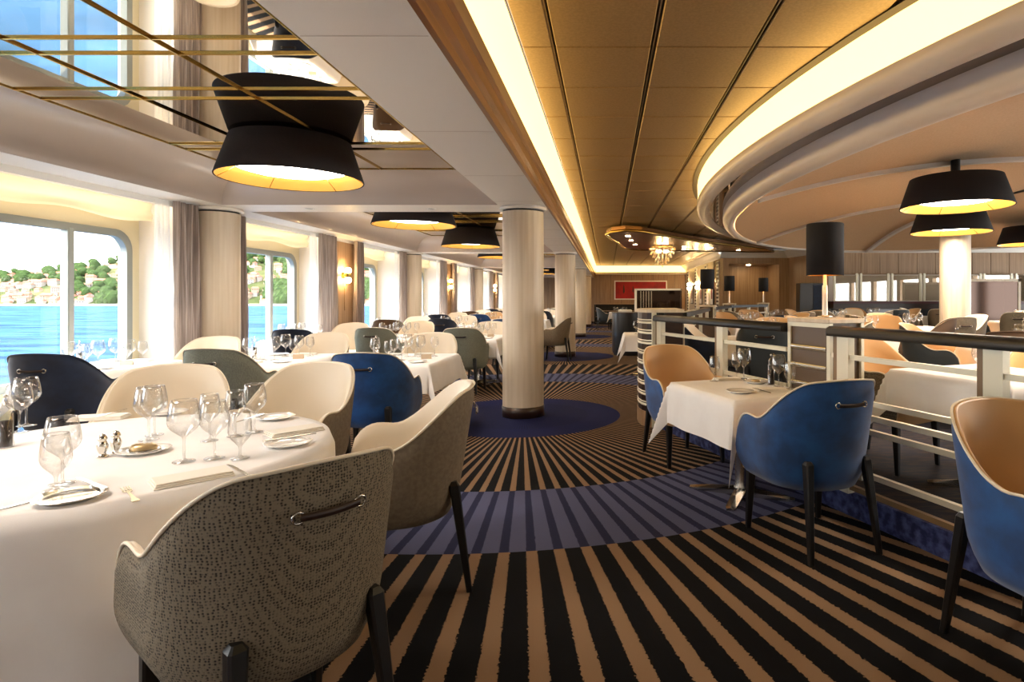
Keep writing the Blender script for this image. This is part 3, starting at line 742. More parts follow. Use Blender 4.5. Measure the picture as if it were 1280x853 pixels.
def mill(x, y, z, label, group=None):
    t = empty('pepper_mill', (x, y, z), 0, label, 'pepper mill', group); global MILL
    if 'MILL' not in globals():
        MILL = (B().lathe([(.001, 0), (.026, 0), (.027, .02), (.024, .03), (.024, .14), (.016, .148), (.02, .155), (.022, .17), (.014, .185), (.006, .19), (.008, .2), (.001, .207)], 18).mesh('body', glass_m),
                B().lathe([(.001, .004), (.021, .004), (.021, .11), (.001, .112)], 16).mesh('peppercorns', pepper_m),
                B().lathe([(.001, .206), (.006, .207), (.008, .213), (.005, .22), (.001, .222)], 12).mesh('knob', chrome))
    for n_, m in zip(('body', 'peppercorns', 'knob'), MILL): link(n_, m, t)
    return t

# ---- front round table
RT = Vector((-2.0, 2.42, 0))
t = empty('round_table', RT, 0, 'large round dining table in the left foreground under a long white cloth', 'table')
obj('tabletop', B().lathe([(.001, TZ-.04), (.78, TZ-.04), (.785, TZ-.02), (.78, TZ-.005), (.001, TZ-.005)], 48), wood_dark, t)
obj('pedestal', B().lathe([(.06, .04), (.05, .1), (.05, TZ-.05)], 20), chrome, t)
obj('foot_plate', B().lathe([(.001, 0), (.42, 0), (.42, .012), (.1, .03), (.06, .04)], 40), chrome, t)
b = B(); rows = []; n = 120
for r in (.001, .3, .6, .74, .785): rows.append([(r*math.cos(2*PI*i/n), r*math.sin(2*PI*i/n), TZ) for i in range(n)])
for j in range(14):
    t_ = (j+1)/14; row = []
    for i in range(n):
        a = 2*PI*i/n; w = (math.sin(a*9+.6)+.6*math.sin(a*14+2)+.4*math.sin(a*5))*.030*t_**1.2
        r = .805+.02*t_+w; z = TZ-.012-(.60+.012*math.sin(a*7))*t_
        row.append((r*math.cos(a), r*math.sin(a), z))
    rows.append(row)
b.grid(rows, True)
tag(obj('tablecloth', b, linen, None, RT), 'long white cloth draped over the round table in the left foreground', 'tablecloth')
def around(kind, ang, r, label, twist=0):
    a = math.radians(ang); return chair(kind, RT.x+r*math.cos(a), RT.y+r*math.sin(a), ang+180+twist, label)
chair('weave', -1.0, 1.76, 142, 'grey woven tub chair seen from behind at the round table, bottom left foreground')
chair('taupe', -1.0, 2.86, 196, 'taupe tub chair with cream inside, right of the round table beside the aisle')
around('taupe', 84, 1.13, 'cream lined tub chair behind the round table, right of its wine glasses')
around('taupe', 119, 1.16, 'cream lined tub chair behind the round table, seen through its wine glasses')
around('taupe', 200, 1.2, 'cream lined tub chair on the window side of the round table')

def tw(px, py): return P(px, py, TZ)
Z1 = TZ+.0015
for kind, px, py, lb in (('big', 33, 533, 'large wine glass at the left edge of the round table, farther of two'), ('wine', 24, 541, 'wine glass at the left edge of the round table, nearer of two'),
                     ('wine', 78, 606, 'wine glass behind the goblet at the front left of the round table'), ('water', 70, 614, 'short water goblet in front of another glass at the front left of the round table'),
                     ('wine', 193, 545, 'wine glass behind the butter dish of the round table, farther of two'), ('big', 186, 551, 'large wine glass behind the butter dish of the round table, nearer of two'),
                     ('big', 230, 578, 'large wine glass in the middle of the round table, right of the butter dish'), ('wine', 268, 574, 'wine glass second from the left in the front row right of the butter dish'),
                     ('water', 300, 574, 'short goblet nearest the folded napkin and loose knife on the round table'), ('white', 262, 552, 'wine glass behind the front row on the round table, before the cream chair'),
                     ('white', 294, 546, 'white wine glass behind the goblets on the round table'), ('wine', 318, 541, 'wine glass at the right of the cluster, beside the rear plate of the round table')):
    p = tw(px, py); glass(kind, p.x, p.y, Z1, lb)
for m, px, py, lb, mm in ((PLM, 88, 625, 'side plate with a butter knife at the front left of the round table', PLS), (PLM, 180, 566, 'small plate under the foil wrapped butter on the round table', PLM), (PLM, 345, 524, 'side plate at the back right of the round table before a cream chair', PLM),
                      (PLM, 360, 557, 'side plate with a knife at the right edge of the round table', PLM), (PLM, 210, 518, 'side plate at the back of the round table behind the wine glasses', PLM)):
    p = tw(px, py); tag(link('plate', mm, None, (p.x, p.y, Z1)), lb, 'plate')
p = tw(180, 566); bd = empty('butter_dish', (p.x, p.y, Z1+.006), .4, 'foil wrapped butter on a silver dish beside the shakers', 'butter')
obj('dish', B().lathe([(.001, .001), (.05, .002), (.055, .008), (.05, .006), (.001, .004)], 28), silver, bd)
b = B(); b.grid([[(.045*math.cos(2*PI*i/24)*k+.003*math.sin(i*5), .028*math.sin(2*PI*i/24)*k+.003*math.sin(i*7), z+.002*math.sin(i*3)) for i in range(24)] for k, z in ((1, .006), (1.05, .014), (.95, .022), (.6, .028), (.01, .026))], True); obj('foil', b, butter_m, bd)
for i, (px, py) in enumerate(((128, 572), (145, 567))):
    p = tw(px, py); tag(link('shaker', SHK, None, (p.x, p.y, Z1)), 'silver salt shaker on the round table, %s of the pair' % ('left' if i == 0 else 'right'), 'shaker', 'silver shakers')
def lay(mesh, name, p0, p1, label, cat, z, group=None):
    a, c = tw(*p0), tw(*p1); return tag(link(name, mesh, None, (a.x, a.y, z), math.atan2(c.y-a.y, c.x-a.x)), label, cat, group)
lay(FM, 'fork', (170, 628), (148, 602), 'silver fork lying beside the front left plate of the round table', 'fork', Z1)
lay(KM, 'knife', (312, 596), (275, 578), 'silver knife lying right of the folded napkin near the tweed chair', 'knife', Z1)
lay(KM, 'knife', (133, 618), (98, 606), 'silver butter knife resting on the front left plate', 'knife', Z1+.016)
lay(KM, 'knife', (395, 547), (325, 558), 'silver knife resting on the plate at the right edge of the round table', 'knife', Z1+.016)
lay(KM, 'knife', (58, 623), (8, 636), 'long silver knife at the front left edge of the round table', 'knife', Z1)
lay(KM, 'knife', (158, 516), (120, 527), 'silver knife at the back left of the round table, beside a napkin', 'knife', Z1+.018)
lay(KM, 'knife', (330, 522), (305, 530), 'silver knife resting on the plate behind the wine glass cluster', 'knife', Z1+.016)
a, c = tw(178, 612), tw(297, 590)
tag(link('napkin', NM, None, ((tw(240, 600)).x, (tw(240, 600)).y, Z1), math.atan2(c.y-a.y, c.x-a.x)), 'folded cream napkin at the front of the round table between fork and knife', 'napkin')
p = tw(368, 541); tag(link('napkin', NM, None, (p.x, p.y, Z1), .85), 'folded cream napkin at the right of the round table above the plate', 'napkin')
p = tw(125, 524); tag(link('napkin', NM, None, (p.x, p.y, Z1), .3), 'folded cream napkin at the back left of the round table', 'napkin')
p = tw(7, 560); mill(p.x, p.y, Z1, 'glass pepper mill at the left edge of the round table')

# ---- rows of rectangular tables
def dress(x, y, hx, hy, rz, z, name, rnd, n_gl=5, group=None, far=False, card=False):
    M = Matrix.Rotation(rz, 3, 'Z')
    def at(u, v): q = M @ Vector((u, v, 0)); return x+q.x, y+q.y
    zz = z+Z1; g = 'table setting glasses on %s' % name
    spots = [(-.55*hx, -.35*hy, 'wine'), (-.20*hx, -.28*hy, 'white'), (-.38*hx, -.18*hy, 'water'), (.30*hx, .30*hy, 'wine'), (.55*hx, .42*hy, 'white'), (.10*hx, .33*hy, 'water'), (.05*hx, -.30*hy, 'big'), (-.15*hx, .36*hy, 'big')][:n_gl]
    for u, v, k in spots:
        u += rnd.uniform(-.02, .02); v += rnd.uniform(-.02, .02); a_, b_ = at(u, v); glass(k, a_, b_, zz, '%s, %s half of %s' % (GT[k], 'far' if v > 0 else 'near', name), g)
    if far: return
    for s in (-1, 1):
        a_, b_ = at(-.60*hx*s, .68*hy*s); tag(link('plate', PLM, None, (a_, b_, zz)), 'white side plate at the %s side of %s' % ('far' if s > 0 else 'near', name), 'plate', 'side plates')
        a_, b_ = at(.18*hx*s, .72*hy*s); tag(link('napkin', NM2, None, (a_, b_, zz), rz+PI/2), 'folded napkin at the %s side of %s' % ('far' if s > 0 else 'near', name), 'napkin', 'folded napkins')
    a_, b_ = at(-.82*hx, .1*hy); mill(a_, b_, zz, 'glass pepper mill on %s' % name, 'pepper mills')
    a_, b_ = at(-.7*hx, -.02*hy); tag(link('shaker', SHK, None, (a_, b_, zz)), 'silver shaker beside the pepper mill on %s' % name, 'shaker', 'silver shakers')
    if card:
        a_, b_ = at(.55*hx, -.05*hy); c = empty('table_card', (a_, b_, zz), rz+.35, 'small tan number card standing on %s' % name, 'card', 'table cards')
        obj('card', B().add([(-.05, -.02, 0), (.05, -.02, 0), (.05, .0, .045), (-.05, .0, .045), (-.05, .02, 0), (.05, .02, 0)], [(0, 1, 2, 3), (3, 2, 5, 4)]), tan_card, c)
rows_ = {'window': (-4.62, .36), 'middle': (-3.34, .36), 'aisle': (-2.06, .40)}
KI = {('window', 0): ('navy', 'ivory'), ('middle', 0): ('grey', 'taupe'), ('aisle', 0): ('bluec', 'taupe'),
      ('window', 1): ('navy', 'ivory'), ('middle', 1): ('grey', 'taupe'), ('aisle', 1): ('grey', 'taupe'),
      ('window', 2): ('brown', 'ivory'), ('middle', 2): ('navy', 'taupe'), ('aisle', 2): ('blue', 'taupetan'),
      ('window', 3): ('navy', 'ivory'), ('middle', 3): ('blue', 'taupetan'), ('aisle', 3): ('weave', 'taupe'),
      ('window', 4): ('brown', 'ivory'), ('middle', 4): ('brown', 'taupe'), ('aisle', 4): ('navy', 'taupe'),
      ('window', 5): ('navy', 'ivory'), ('middle', 5): ('slate', 'ivory'), ('aisle', 5): ('slate', 'taupe')}
rnd = random.Random(3)
for rn, (tx, hx) in rows_.items():
    for k in range(6):
        ty = 6.05+3.43*k; hy = .55
        if rn == 'window': ty -= .58; hy = .45
        if rn == 'aisle' and k == 1: ty -= .1
        nm = 'the %s %s row table' % (ORD[k], rn)
        rect_table(tx, ty, hx, hy, 0, 'white clothed table, %s from the camera in the %s row by the windows' % (ORD[k], rn), 'white cloth hanging over %s' % nm, seed=k, group='tables of the window side rows')
        dress(tx, ty, hx, hy, 0, 0, nm, rnd, 8 if k < 2 else (6 if k < 4 else 4), far=k > 2, card=(k < 2))
        near, far_ = KI[rn, k]
        ox = (.28 if k == 0 else .36) if rn == 'window' else (.12 if rn == 'aisle' and k == 0 else 0)
        chair(near, tx+ox+(.03 if rn == 'aisle' and k == 0 else 0), ty-hy-(.62 if rn == 'aisle' and k == 0 else .25), 90+rnd.uniform(-4, 4)+(6 if ox else 0), '%s tub chair, back to camera, at %s' % (KTXT[near], nm), 'chairs of the window side rows')
        chair(far_, tx+(.42 if rn == 'window' else 0), ty+hy+.22, 270+rnd.uniform(-5, 5), '%s tub chair facing the camera at %s' % (KTXT[far_], nm), 'chairs of the window side rows')
chair('taupe', -1.12, 12.75, 176, 'taupe tub chair in side view in the aisle before the second column')

# ---- right: table and chairs in front of the rail
RA = math.atan2(RU.y, RU.x)-PI/2                    # turn of the rail line
T1 = Vector((.925, 4.095, 0))
def t1(px, py):                                     # pixel -> point kept on the table top by the rail
    q = Matrix.Rotation(-RA, 3, 'Z') @ (tw(px, py)-Vector((T1.x, T1.y, TZ)))
    q = Vector((max(-.27, min(.27, q.x)), max(-.36, min(.36, q.y)), 0)); q = Matrix.Rotation(RA, 3, 'Z') @ q
    return Vector((T1.x+q.x, T1.y+q.y, TZ))
rect_table(T1.x, T1.y, .325, .42, RA, 'square white clothed table against the rail on the right', 'white cloth with pointed corners on the table by the rail', drop=.30, seed=1)
for kind, px, py, lb in (('water', 893, 477, 'short goblet at the left of the table by the rail'), ('white', 909, 472, 'white wine glass between goblet and wine glass on the table by the rail'), ('wine', 927, 469, 'wine glass at the left back of the table by the rail, before the chair'),
                     ('big', 964, 472, 'large wine glass in the middle back of the table by the rail'), ('wine', 985, 483, 'wine glass beside the pepper mill on the table by the rail'), ('water', 1002, 486, 'goblet nearest the blue chair on the table by the rail')):
    p = t1(px, py); glass(kind, p.x, p.y, Z1, lb)
for px, py, lb in ((925, 491, 'side plate at the front of the table by the rail'), (945, 479, 'butter plate in the middle of the table by the rail')):
    p = t1(px, py); tag(link('plate', PLM, None, (p.x, p.y, Z1)), lb, 'plate')
p = t1(945, 479); tag(obj('butter_foil', B().lathe([(.001, .02), (.03, .018), (.035, .008), (.02, .002)], 16), butter_m, None, (p.x, p.y, Z1+.005)), 'foil wrapped butter in the middle of the table by the rail', 'butter')
lay(KM, 'knife', (963, 495), (935, 487), 'silver knife resting on the front plate of the table by the rail', 'knife', Z1+.016)
lay(KM, 'knife', (905, 476), (893, 471), 'silver knife at the left of the table by the rail', 'knife', Z1)
p = t1(965, 489); tag(link('napkin', NM2, None, (p.x, p.y, Z1), RA+1.2), 'folded napkin at the front of the table by the rail', 'napkin')
p = t1(903, 474); tag(link('napkin', NM2, None, (p.x, p.y, Z1), RA+1.5), 'folded napkin at the left of the table by the rail', 'napkin')
p = t1(990, 480); mill(p.x, p.y, Z1, 'glass pepper mill on the table by the rail')
fd = math.degrees(math.atan2(RU.y, RU.x))
chair('blue', 1.14, 3.37, fd-3, 'bright blue velvet tub chair, back to the camera, at the table by the rail')
chair('blue', .64, 5.0, fd+180, 'tan lined blue tub chair facing the camera behind the table by the rail')
chair('blue', 1.66, 2.16, fd+180-6, 'blue velvet tub chair with tan inside cut off by the right edge')

# ------------------------------------------------------------------ terrace rail
rl = empty('terrace_rail', (railX(4.2), 4.2, .15), 0, 'champagne metal rail with dark handrail beside the terrace on the right', 'rail')
off = Vector((railX(4.2), 4.2, .15))
def along(Y, w=0, z=0): return Vector((railX(Y), Y, 0))+RV*w+Vector((0, 0, z))
def bar(b, a, c, w, h):                              # flat bar between two points, width w across, height h
    a, c = Vector(a), Vector(c); d = (c-a).normalized(); n_ = Vector((-d.y, d.x, 0))*w/2; u = Vector((0, 0, h/2))
    vs = [a-n_-u, a+n_-u, a+n_+u, a-n_+u, c-n_-u, c+n_-u, c+n_+u, c-n_+u]
    return b.add(vs, [(0, 1, 2, 3), (4, 7, 6, 5), (0, 4, 5, 1), (1, 5, 6, 2), (2, 6, 7, 3), (3, 7, 4, 0)])
def rel(b): b.v = [tuple(Vector(v)-off) for v in b.v]; return b
segs = [(.6, 3.80), (4.22, 6.17)]
for a, c in segs:
    hb = B(); prof = [(-.055, 1.115), (-.062, 1.13), (-.055, 1.165), (-.03, 1.178), (.03, 1.178), (.055, 1.165), (.062, 1.13), (.055, 1.115)]
    hb.grid([[along(a, w, z) for w, z in prof], [along(c, w, z) for w, z in prof]], True, True); hb.f.append(tuple(range(8))); hb.sm.append(False); hb.f.append(tuple(range(8, 16))); hb.sm.append(False)
    obj('handrail', rel(hb), navy_rail, rl)
    for z in (.99, .73, .645, .56, .30, .19):
        obj('rail_bar', rel(bar(B(), along(a, 0, z), along(c, 0, z), .03, .03)), rail_m if z > .25 else rail_b, rl)
for Y in (1.2, 2.80, 3.70, 5.02, 6.10):
    p = along(Y)
    obj('post', rel(bar(B(), along(Y-.045, -.0, .64), along(Y+.045, 0, .64), .05, .98)), rail_m, rl)
    obj('post_cheek', rel(bar(B(), along(Y+.047, .005, .64), along(Y+.075, .005, .64), .055, .98)), rail_b, rl)
# plinth in the rail with a lamp
def plinth(c, rz, label, k=1.0, h=1.06, z=.15):
    t = empty('lamp_plinth', (c[0], c[1], z), rz, label, 'plinth')
    obj('body', B().box(-.13, .13, -.19*k, .19*k, 0, h-.02), mat('plinth dark side', '#5A4631', .35) if 'plinth dark side' not in MATS else MATS['plinth dark side'], t)
    obj('top', B().cbox(-.15, .15, -.21*k, .21*k, h-.02, h+.01), wood_pale, t)
    for sx_ in (-1, 1):
        for s in (-1, 1): obj('frame_upright', B().box(sx_*.13-.012, sx_*.13+.012, s*.195*k-.016, s*.195*k+.016, 0, h-.02), rail_m, t)
        obj('frame_rail', B().box(sx_*.13-.012, sx_*.13+.012, -.195*k, .195*k, h-.05, h-.02), rail_m, t)
        for j in range(7): obj('ribbed_slat', B().lathe([(.02, -.175*k), (.02, .175*k)], 10), chrome, t).matrix_local = Matrix.Translation((sx_*.128, 0, .12+.125*j)) @ Matrix.Rotation(PI/2, 4, 'X')
    return t
LAMPM = None
def table_lamp(x, y, z, label):
    t = empty('table_lamp', (x, y, z), 0, label, 'lamp', 'black shade lamps'); global LAMPM
    if LAMPM is None:
        LAMPM = (('base', B().lathe([(.001, 0), (.05, 0), (.05, .012), (.016, .018), (.001, .018)], 24).mesh('base', chrome)), ('stem', B().lathe([(.018, .012), (.018, .22), (.012, .225), (.012, .5)], 16).mesh('stem', china)),
                 ('lamp_shade', B().lathe([(.122, .29), (.123, .29), (.123, .64), (.12, .645), (.02, .645)], 40).mesh('lamp_shade', shade_b)), ('lining', B().lathe([(.12, .292), (.12, .64)], 40).mesh('lining', gold_in)),
                 ('bulb', B().lathe([(.03*math.sin(PI*i/8), .48-.03*math.cos(PI*i/8)) for i in range(9)], 12).mesh('bulb', bulb)))
    for n_, m in LAMPM: link(n_, m, t)
    return t
pc = along(4.01, .13)
plinth(pc, RA, 'ribbed plinth with champagne frame in the terrace rail')
table_lamp(pc.x+.01, pc.y+.02, 1.221, 'black shade table lamp on the ribbed plinth of the near rail')
# curved striped end of the rail
fp_o = [(.50+.0, 6.19), (.42, 6.22), (.37, 6.32), (.345, 6.45), (.34, 6.60), (.36, 6.75), (.40, 6.88), (.46, 6.98), (.80, 7.02), (.80, 6.25)]
sdv = empty('curved_divider', (.55, 6.6, 0), 0, 'curved striped divider at the end of the terrace rail beside the aisle', 'divider')
o2 = Vector((.55, 6.6, 0))
def relp(pts, k=1.0): return [((x-o2.x)*k, (y-o2.y)*k) for x, y in pts]
obj('body', B().prism(relp(fp_o), .14, 1.20), wood_dark, sdv)
obj('plinth', B().prism(relp(fp_o, 1.03), 0, .16), wood_wall, sdv)
obj('top', B().prism(relp(fp_o, 1.05), 1.20, 1.235), wood_pale, sdv)
for j in range(9):
    z = .22+.108*j
    ps = relp(fp_o[:8], 1.02)
    for dz, hh_ in ((0, .022), (.034, .012)): obj('stripe', B().grid([[(x, y, z+dz) for x, y in ps], [(x, y, z+dz+hh_) for x, y in ps], [(x*.97, y*.97, z+dz+hh_) for x, y in ps]], False, True), rail_m, sdv)
obj('edge_plate', B().cbox(-.055-.03, -.055+.02, -.43, -.395, .0, 1.20), rail_m, sdv); obj('edge_plate', B().cbox(-.02, .05, -.43, -.36, .14, 1.20), black_wood, sdv)
# second rail along the far side of the terrace
r2 = empty('far_rail', (1.1, 8.8, .15), 0, 'low dark topped rail along the far side of the terrace', 'rail'); off = Vector((1.1, 8.8, .15))
path2 = [Vector((.80, 7.1, 0)), Vector((1.66, 10.45, 0)), Vector((2.74, 13.7, 0)), Vector((3.95, 15.1, 0))]
for a, c in zip(path2[:-1], path2[1:]):
    a = a+Vector((.1, 0, 0)); c = c+Vector((.1, 0, 0))
    up = Vector((0, 0, 1))
    obj('handrail', rel(bar(B(), a+up*1.15, c+up*1.15, .11, .06)), navy_rail, r2)
    for z in (.98, .73, .56, .35): obj('rail_bar', rel(bar(B(), a+up*z, c+up*z, .03, .03)), rail_m, r2)
    n = max(2, int((c-a).length/1.1))
    for i in range(n+1):
        q = a+(c-a)*i/n; d = (c-a).normalized()*.035
        obj('post', rel(bar(B(), q-d+up*.64, q+d+up*.64, .05, .98)), rail_m, r2)
for (x, y, lb) in ((1.80, 10.65, 'first'), (2.88, 13.95, 'second'), (4.05, 15.35, 'third')):
    plinth((x, y), -.3, 'ribbed plinth in the far terrace rail, %s from the camera' % lb, .6)
    table_lamp(x, y, 1.221, 'black shade table lamp on the %s plinth of the far rail' % lb)

# ------------------------------------------------------------------ terrace tables
PT = [(2.42, 3.72, RA, 'beside the near rail'), (1.95, 7.1, RA, 'behind the plinth lamp'), (2.45, 10.2, .2, 'near the second plinth'), (3.6, 8.3, 0, 'behind the near rail glasses'), (3.5, 12.4, .2, 'below the alcove'), (5.0, 12.9, 0, 'before the servery'),
      (4.9, 9.4, 0, 'just left of the column'), (8.3, 11.8, 0, 'right of the column'), (6.6, 14.6, 0, 'below the servery screens'), (4.0, 5.6, 0, 'under the drum lamp'), (6.2, 7.2, 0, 'before the column'), (8.6, 14.9, 0, 'before the bronze screen'),
      (3.3, 2.1, RA, 'at the right edge')]
ck = ['greytan', 'slate', 'taupetan', 'navy', 'taupe', 'taupetan', 'brown', 'taupe', 'slate', 'taupetan', 'taupe', 'brown', 'taupetan']
for i, (x, y, rz, nm) in enumerate(PT):
    nm2 = 'the terrace table %s' % nm
    hx = .42; hy = .42
    if i == 0: hx, hy = .42, .40
    rect_table(x, y, hx, hy, rz, 'white clothed terrace table %s' % nm, 'white cloth on %s' % nm2, z=.15, seed=i, group='terrace tables')
    dress(x, y, hx, hy, rz, .15, nm2, rnd, 6 if i in (0, 1, 2, 3, 4, 5, 7) else 4, far=True)
    if i == 0:
        chair('greytan', x-.36, y+.62, -58, 'tweed tub chair with tan leather inside, seen through the near rail', 'terrace chairs', .15)
        chair('taupetan', x+.75, y+.5, 215, 'taupe and tan tub chair right of the terrace table beside the near rail', 'terrace chairs', .15)
        continue
    for j in range(2 if i > 8 else 4):
        a = rz+PI/2*j+PI/4*(i % 2)+.1; kk = ck[(i*3+j*5) % len(ck)]; r = .78
        side = ['behind', 'on the left', 'in front', 'on the right'][j]
        chair(kk, x+r*math.cos(a+PI/2), y+r*math.sin(a+PI/2), math.degrees(a+PI/2)+180, '%s chair %s of the table %s' % (KTXT[kk], side, nm), 'terrace chairs', .15)

# ------------------------------------------------------------------ aisle furniture further back
sc_ = empty('service_cabinet', (.48, 14.15, 0), 0, 'black round fronted service cabinet standing in the aisle', 'cabinet')
arc = [(.36*math.cos(a), .42*math.sin(a)) for a in [PI+PI*i/20 for i in range(21)]]+[(.36, .35), (-.36, .35)]
obj('body', B().prism(arc, .06, .98), black_lac, sc_); obj('plinth', B().prism([(x*.94, y*.94) for x, y in arc], 0, .06), black_wood, sc_)
obj('top', B().prism([(x*1.04, y*1.04) for x, y in arc], .98, 1.01), wood_dark, sc_)
for s in (-1, 1):
    dr = obj('door', B().grid([[(.363*math.cos(a), .423*math.sin(a), z) for a in [1.5*PI+s*(.03+.07*i*2) for i in range(8)]] for z in (.1, .95)]), black_lac, sc_)
    obj('knob', B().lathe([(.012*math.sin(PI*i/6), .012*math.cos(PI*i/6)) for i in range(7)], 10, (.05*s, -.44, .52)), chrome, dr)
sv = empty('service_tray', (.42, 14.05, 1.01), 0, 'stack of folded white napkins on the black service cabinet', 'napkins')
obj('stack', B().cbox(-.16, .16, -.12, .12, 0, .06, .01), linen, sv)
rect_table(.55, 25.0, .45, .45, 0, 'small white clothed table far down the aisle', 'white cloth on the small table far down the aisle')
dress(.55, 25.0, .45, .45, 0, 0, 'the small table far down the aisle', rnd, 6, far=True)
chair('slate', -.12, 25.0, 10, 'dark slate tub chair far down the aisle, left of a small table')
rect_table(.72, 10.2, .42, .42, 0, 'white clothed table behind the striped divider', 'white cloth of the table behind the striped divider')
dress(.72, 10.2, .42, .42, 0, 0, 'the table behind the striped divider', rnd, 4, far=True)
wc = empty('wine_cabinet', (1.75, 20.4, 0), 0, 'dark glass wine cabinet with white frame in front of the red artwork', 'cabinet')
obj('body', B().box(-.74, .74, -.2, .2, 0, 1.60), wine_glass_dark, wc)
obj('frame', B().box(-.78, .78, -.22, .22, 1.60, 1.66).box(-.80, -.74, -.22, .22, 0, 1.66), white_p, wc)
obj('frame', B().box(.74, .80, -.22, .22, 0, 1.66), wood_dark, wc)
for i in range(5): obj('glass_bar', B().box(-.62+.09*i, -.62+.09*i+.035, -.215, -.2, .1, 1.58), chrome, wc)
sbd = empty('sideboard', (.1, 30.3, 0), 0, 'dark sideboard along the far end wall below the red artwork', 'sideboard')
obj('carcass', B().box(-.75, 2.6, -.25, .3, .0, .08).box(-.75, -.70, -.25, .3, 0, 1.0).box(2.55, 2.6, -.25, .3, 0, 1.0).box(-.75, 2.6, .25, .3, 0, 1.0), black_wood, sbd)
obj('top', B().cbox(-.8, 2.65, -.28, .32, 1.0, 1.04), wood_wall, sbd)
for z in (.35, .65): obj('shelf', B().box(-.7, 2.55, -.22, .25, z, z+.03), wood_wall, sbd)
ar = empty('red_artwork', (1.75, YB-.06, 1.74), 0, 'wide red artwork in a white frame on the far end wall', 'picture')
obj('frame', B().cbox(-1.38, 1.38, -.02, .03, -.50, .50, .01), white_p, ar); obj('canvas', B().box(-1.32, 1.32, -.03, .0, -.44, .44), red_art, ar)
for (x, w, h) in ((-.88, .10, .5), (-.4, .07, .4)): obj('dark_figure', B().lathe([(.001, -h/2), (w/2, -h/4), (w*.35, h*.15), (w*.25, h*.3), (.001, h/2)], 10), ink, ar).matrix_local = Matrix.Translation((x, -.032, .05)) @ Matrix.Diagonal((1, .05, 1, 1))
for k, x in enumerate((-.35, 1.6, 3.55)):
    t = empty('recessed_downlight', (x, YB-.35, 2.66), 0, 'small downlight washing the far end wall, %s' % ('left of', 'above', 'right of')[k]+' the red artwork', 'light', 'end wall downlights')
    obj('lens', B().lathe([(.001, -.012), (.05, -.012), (.06, 0)], 16), spot, t)
struct('trim_end_shelf', B().box(-.6, 4.1, YB-.5, YB, 2.55, 2.66), wood_pale)
# corridor wall decoration
for k, y in enumerate((21.8, 24.4, 27.2, 29.8)):
    t = empty('slat_panel', (4.09, y, 0), 0, 'pale ladder slat panel on the corridor wall, %s from the camera' % ORD[k], 'wall panel', 'ladder slat panels')
    obj('board', B().box(-.03, 0, -.22, .22, .1, 2.7), white_p, t)
    for j in range(18): obj('slat', B().box(-.05, -.03, -.17, .17, .2+.14*j, .2+.14*j+.07), wood_dark, t)
for k, y in enumerate((23.1, 25.8, 28.5)):
    t = empty('framed_picture', (4.1, y, 1.5), 0, 'framed red and white picture on the corridor wall, %s from the camera' % ORD[k], 'picture', 'corridor pictures')
    obj('frame', B().cbox(-.03, 0, -.35, .35, -.45, .45, .006), black_wood, t); obj('print', B().box(-.034, -.03, -.31, .31, -.41, .41), white_p, t); obj('print_motif', B().box(-.037, -.034, -.2, .05, -.2, .35), red_art, t)
    s = empty('wall_sconce', (4.1, y+.75, 1.9), 0, 'glowing corridor wall sconce beside the %s framed picture' % ORD[k], 'lamp', 'corridor sconces')
    obj('back_plate', B().box(-.02, 0, -.04, .04, -.1, .1), gold, s); 
    for q in (-1, 1): obj('globe', B().lathe([(.06*math.sin(PI*i/8), .07*math.cos(PI*i/8)) for i in range(9)], 12, (-.09, 0, q*.1)), bulb, s)
# free form ceiling ribbon with spots and chandelier
poly = [(-.02, 14.0), (.10, 13.45), (.40, 13.15), (.78, 13.35), (1.3, 14.1), (1.9, 15.0), (2.5, 15.8), (3.2, 16.5), (4.0, 17.4), (4.9, 18.3), (5.4, 19.2), (4.6, 19.2), (3.2, 18.8), (1.8, 18.7), (.9, 18.4), (.55, 17.9), (.42, 17.0), (.30, 16.0), (.10, 15.0)]
cpm = mat('copper ribbon panel', '#8C6644', .25, .8)
rbn = tag(empty('ceiling_ribbon', (0, 0, 0)), 'free form copper ceiling ribbon with spotlights and a brass rim', 'ceiling panel')
obj('panel', B().prism(poly, 2.84, 2.96), cpm, rbn); obj('brass_rim', B().tube([(x, y, 2.85) for x, y in poly], .035, 8, True), gold, rbn)
for (x, y) in ((.50, 14.3), (.62, 15.4), (.78, 16.6), (1.55, 16.2), (2.25, 17.3), (2.35, 18.2), (3.1, 17.7), (4.1, 18.5)):
    obj('spot_lens', B().lathe([(.001, -.004), (.055, -.004), (.06, .006)], 12, (x, y, 2.84)), spot, rbn)
ch = empty('chandelier', (D(828, 17.0), 17.0, 2.84), 0, 'small glass drop chandelier hanging from the copper ceiling ribbon', 'chandelier')
obj('crown', B().lathe([(.3, 0), (.32, -.03), (.28, -.05)], 24, cap1=True), gold, ch)
rn2 = random.Random(5)
pet = B().lathe([(.001, 0), (.018, -.02), (.028, -.06), (.015, -.11), (.001, -.13)], 8).mesh('glass_drop', glassmat('amber glass', (1, .86, .62, 1), .7, .2))
for tier, (r, z, n) in enumerate(((.32, -.06, 18), (.29, -.16, 16), (.23, -.26, 14), (.16, -.36, 10), (.08, -.45, 6), (.0, -.52, 1))):
    for i in range(n):
        a = 2*PI*i/n+tier*.3; o = link('glass_drop', pet, ch, (r*math.cos(a), r*math.sin(a), z+.03)); o.rotation_euler = (0, .5*(1 if r else 0), 0); o.rotation_euler = (Matrix.Rotation(a, 3, 'Z') @ Matrix.Rotation(-.45 if r else 0, 3, 'Y')).to_euler()
for i in range(6):
    a = 2*PI*i/6; obj('bulb', B().lathe([(.03*math.sin(PI*k/6), .03*math.cos(PI*k/6)) for k in range(7)], 8, (.14*math.cos(a), .14*math.sin(a), -.16)), bulb, ch)
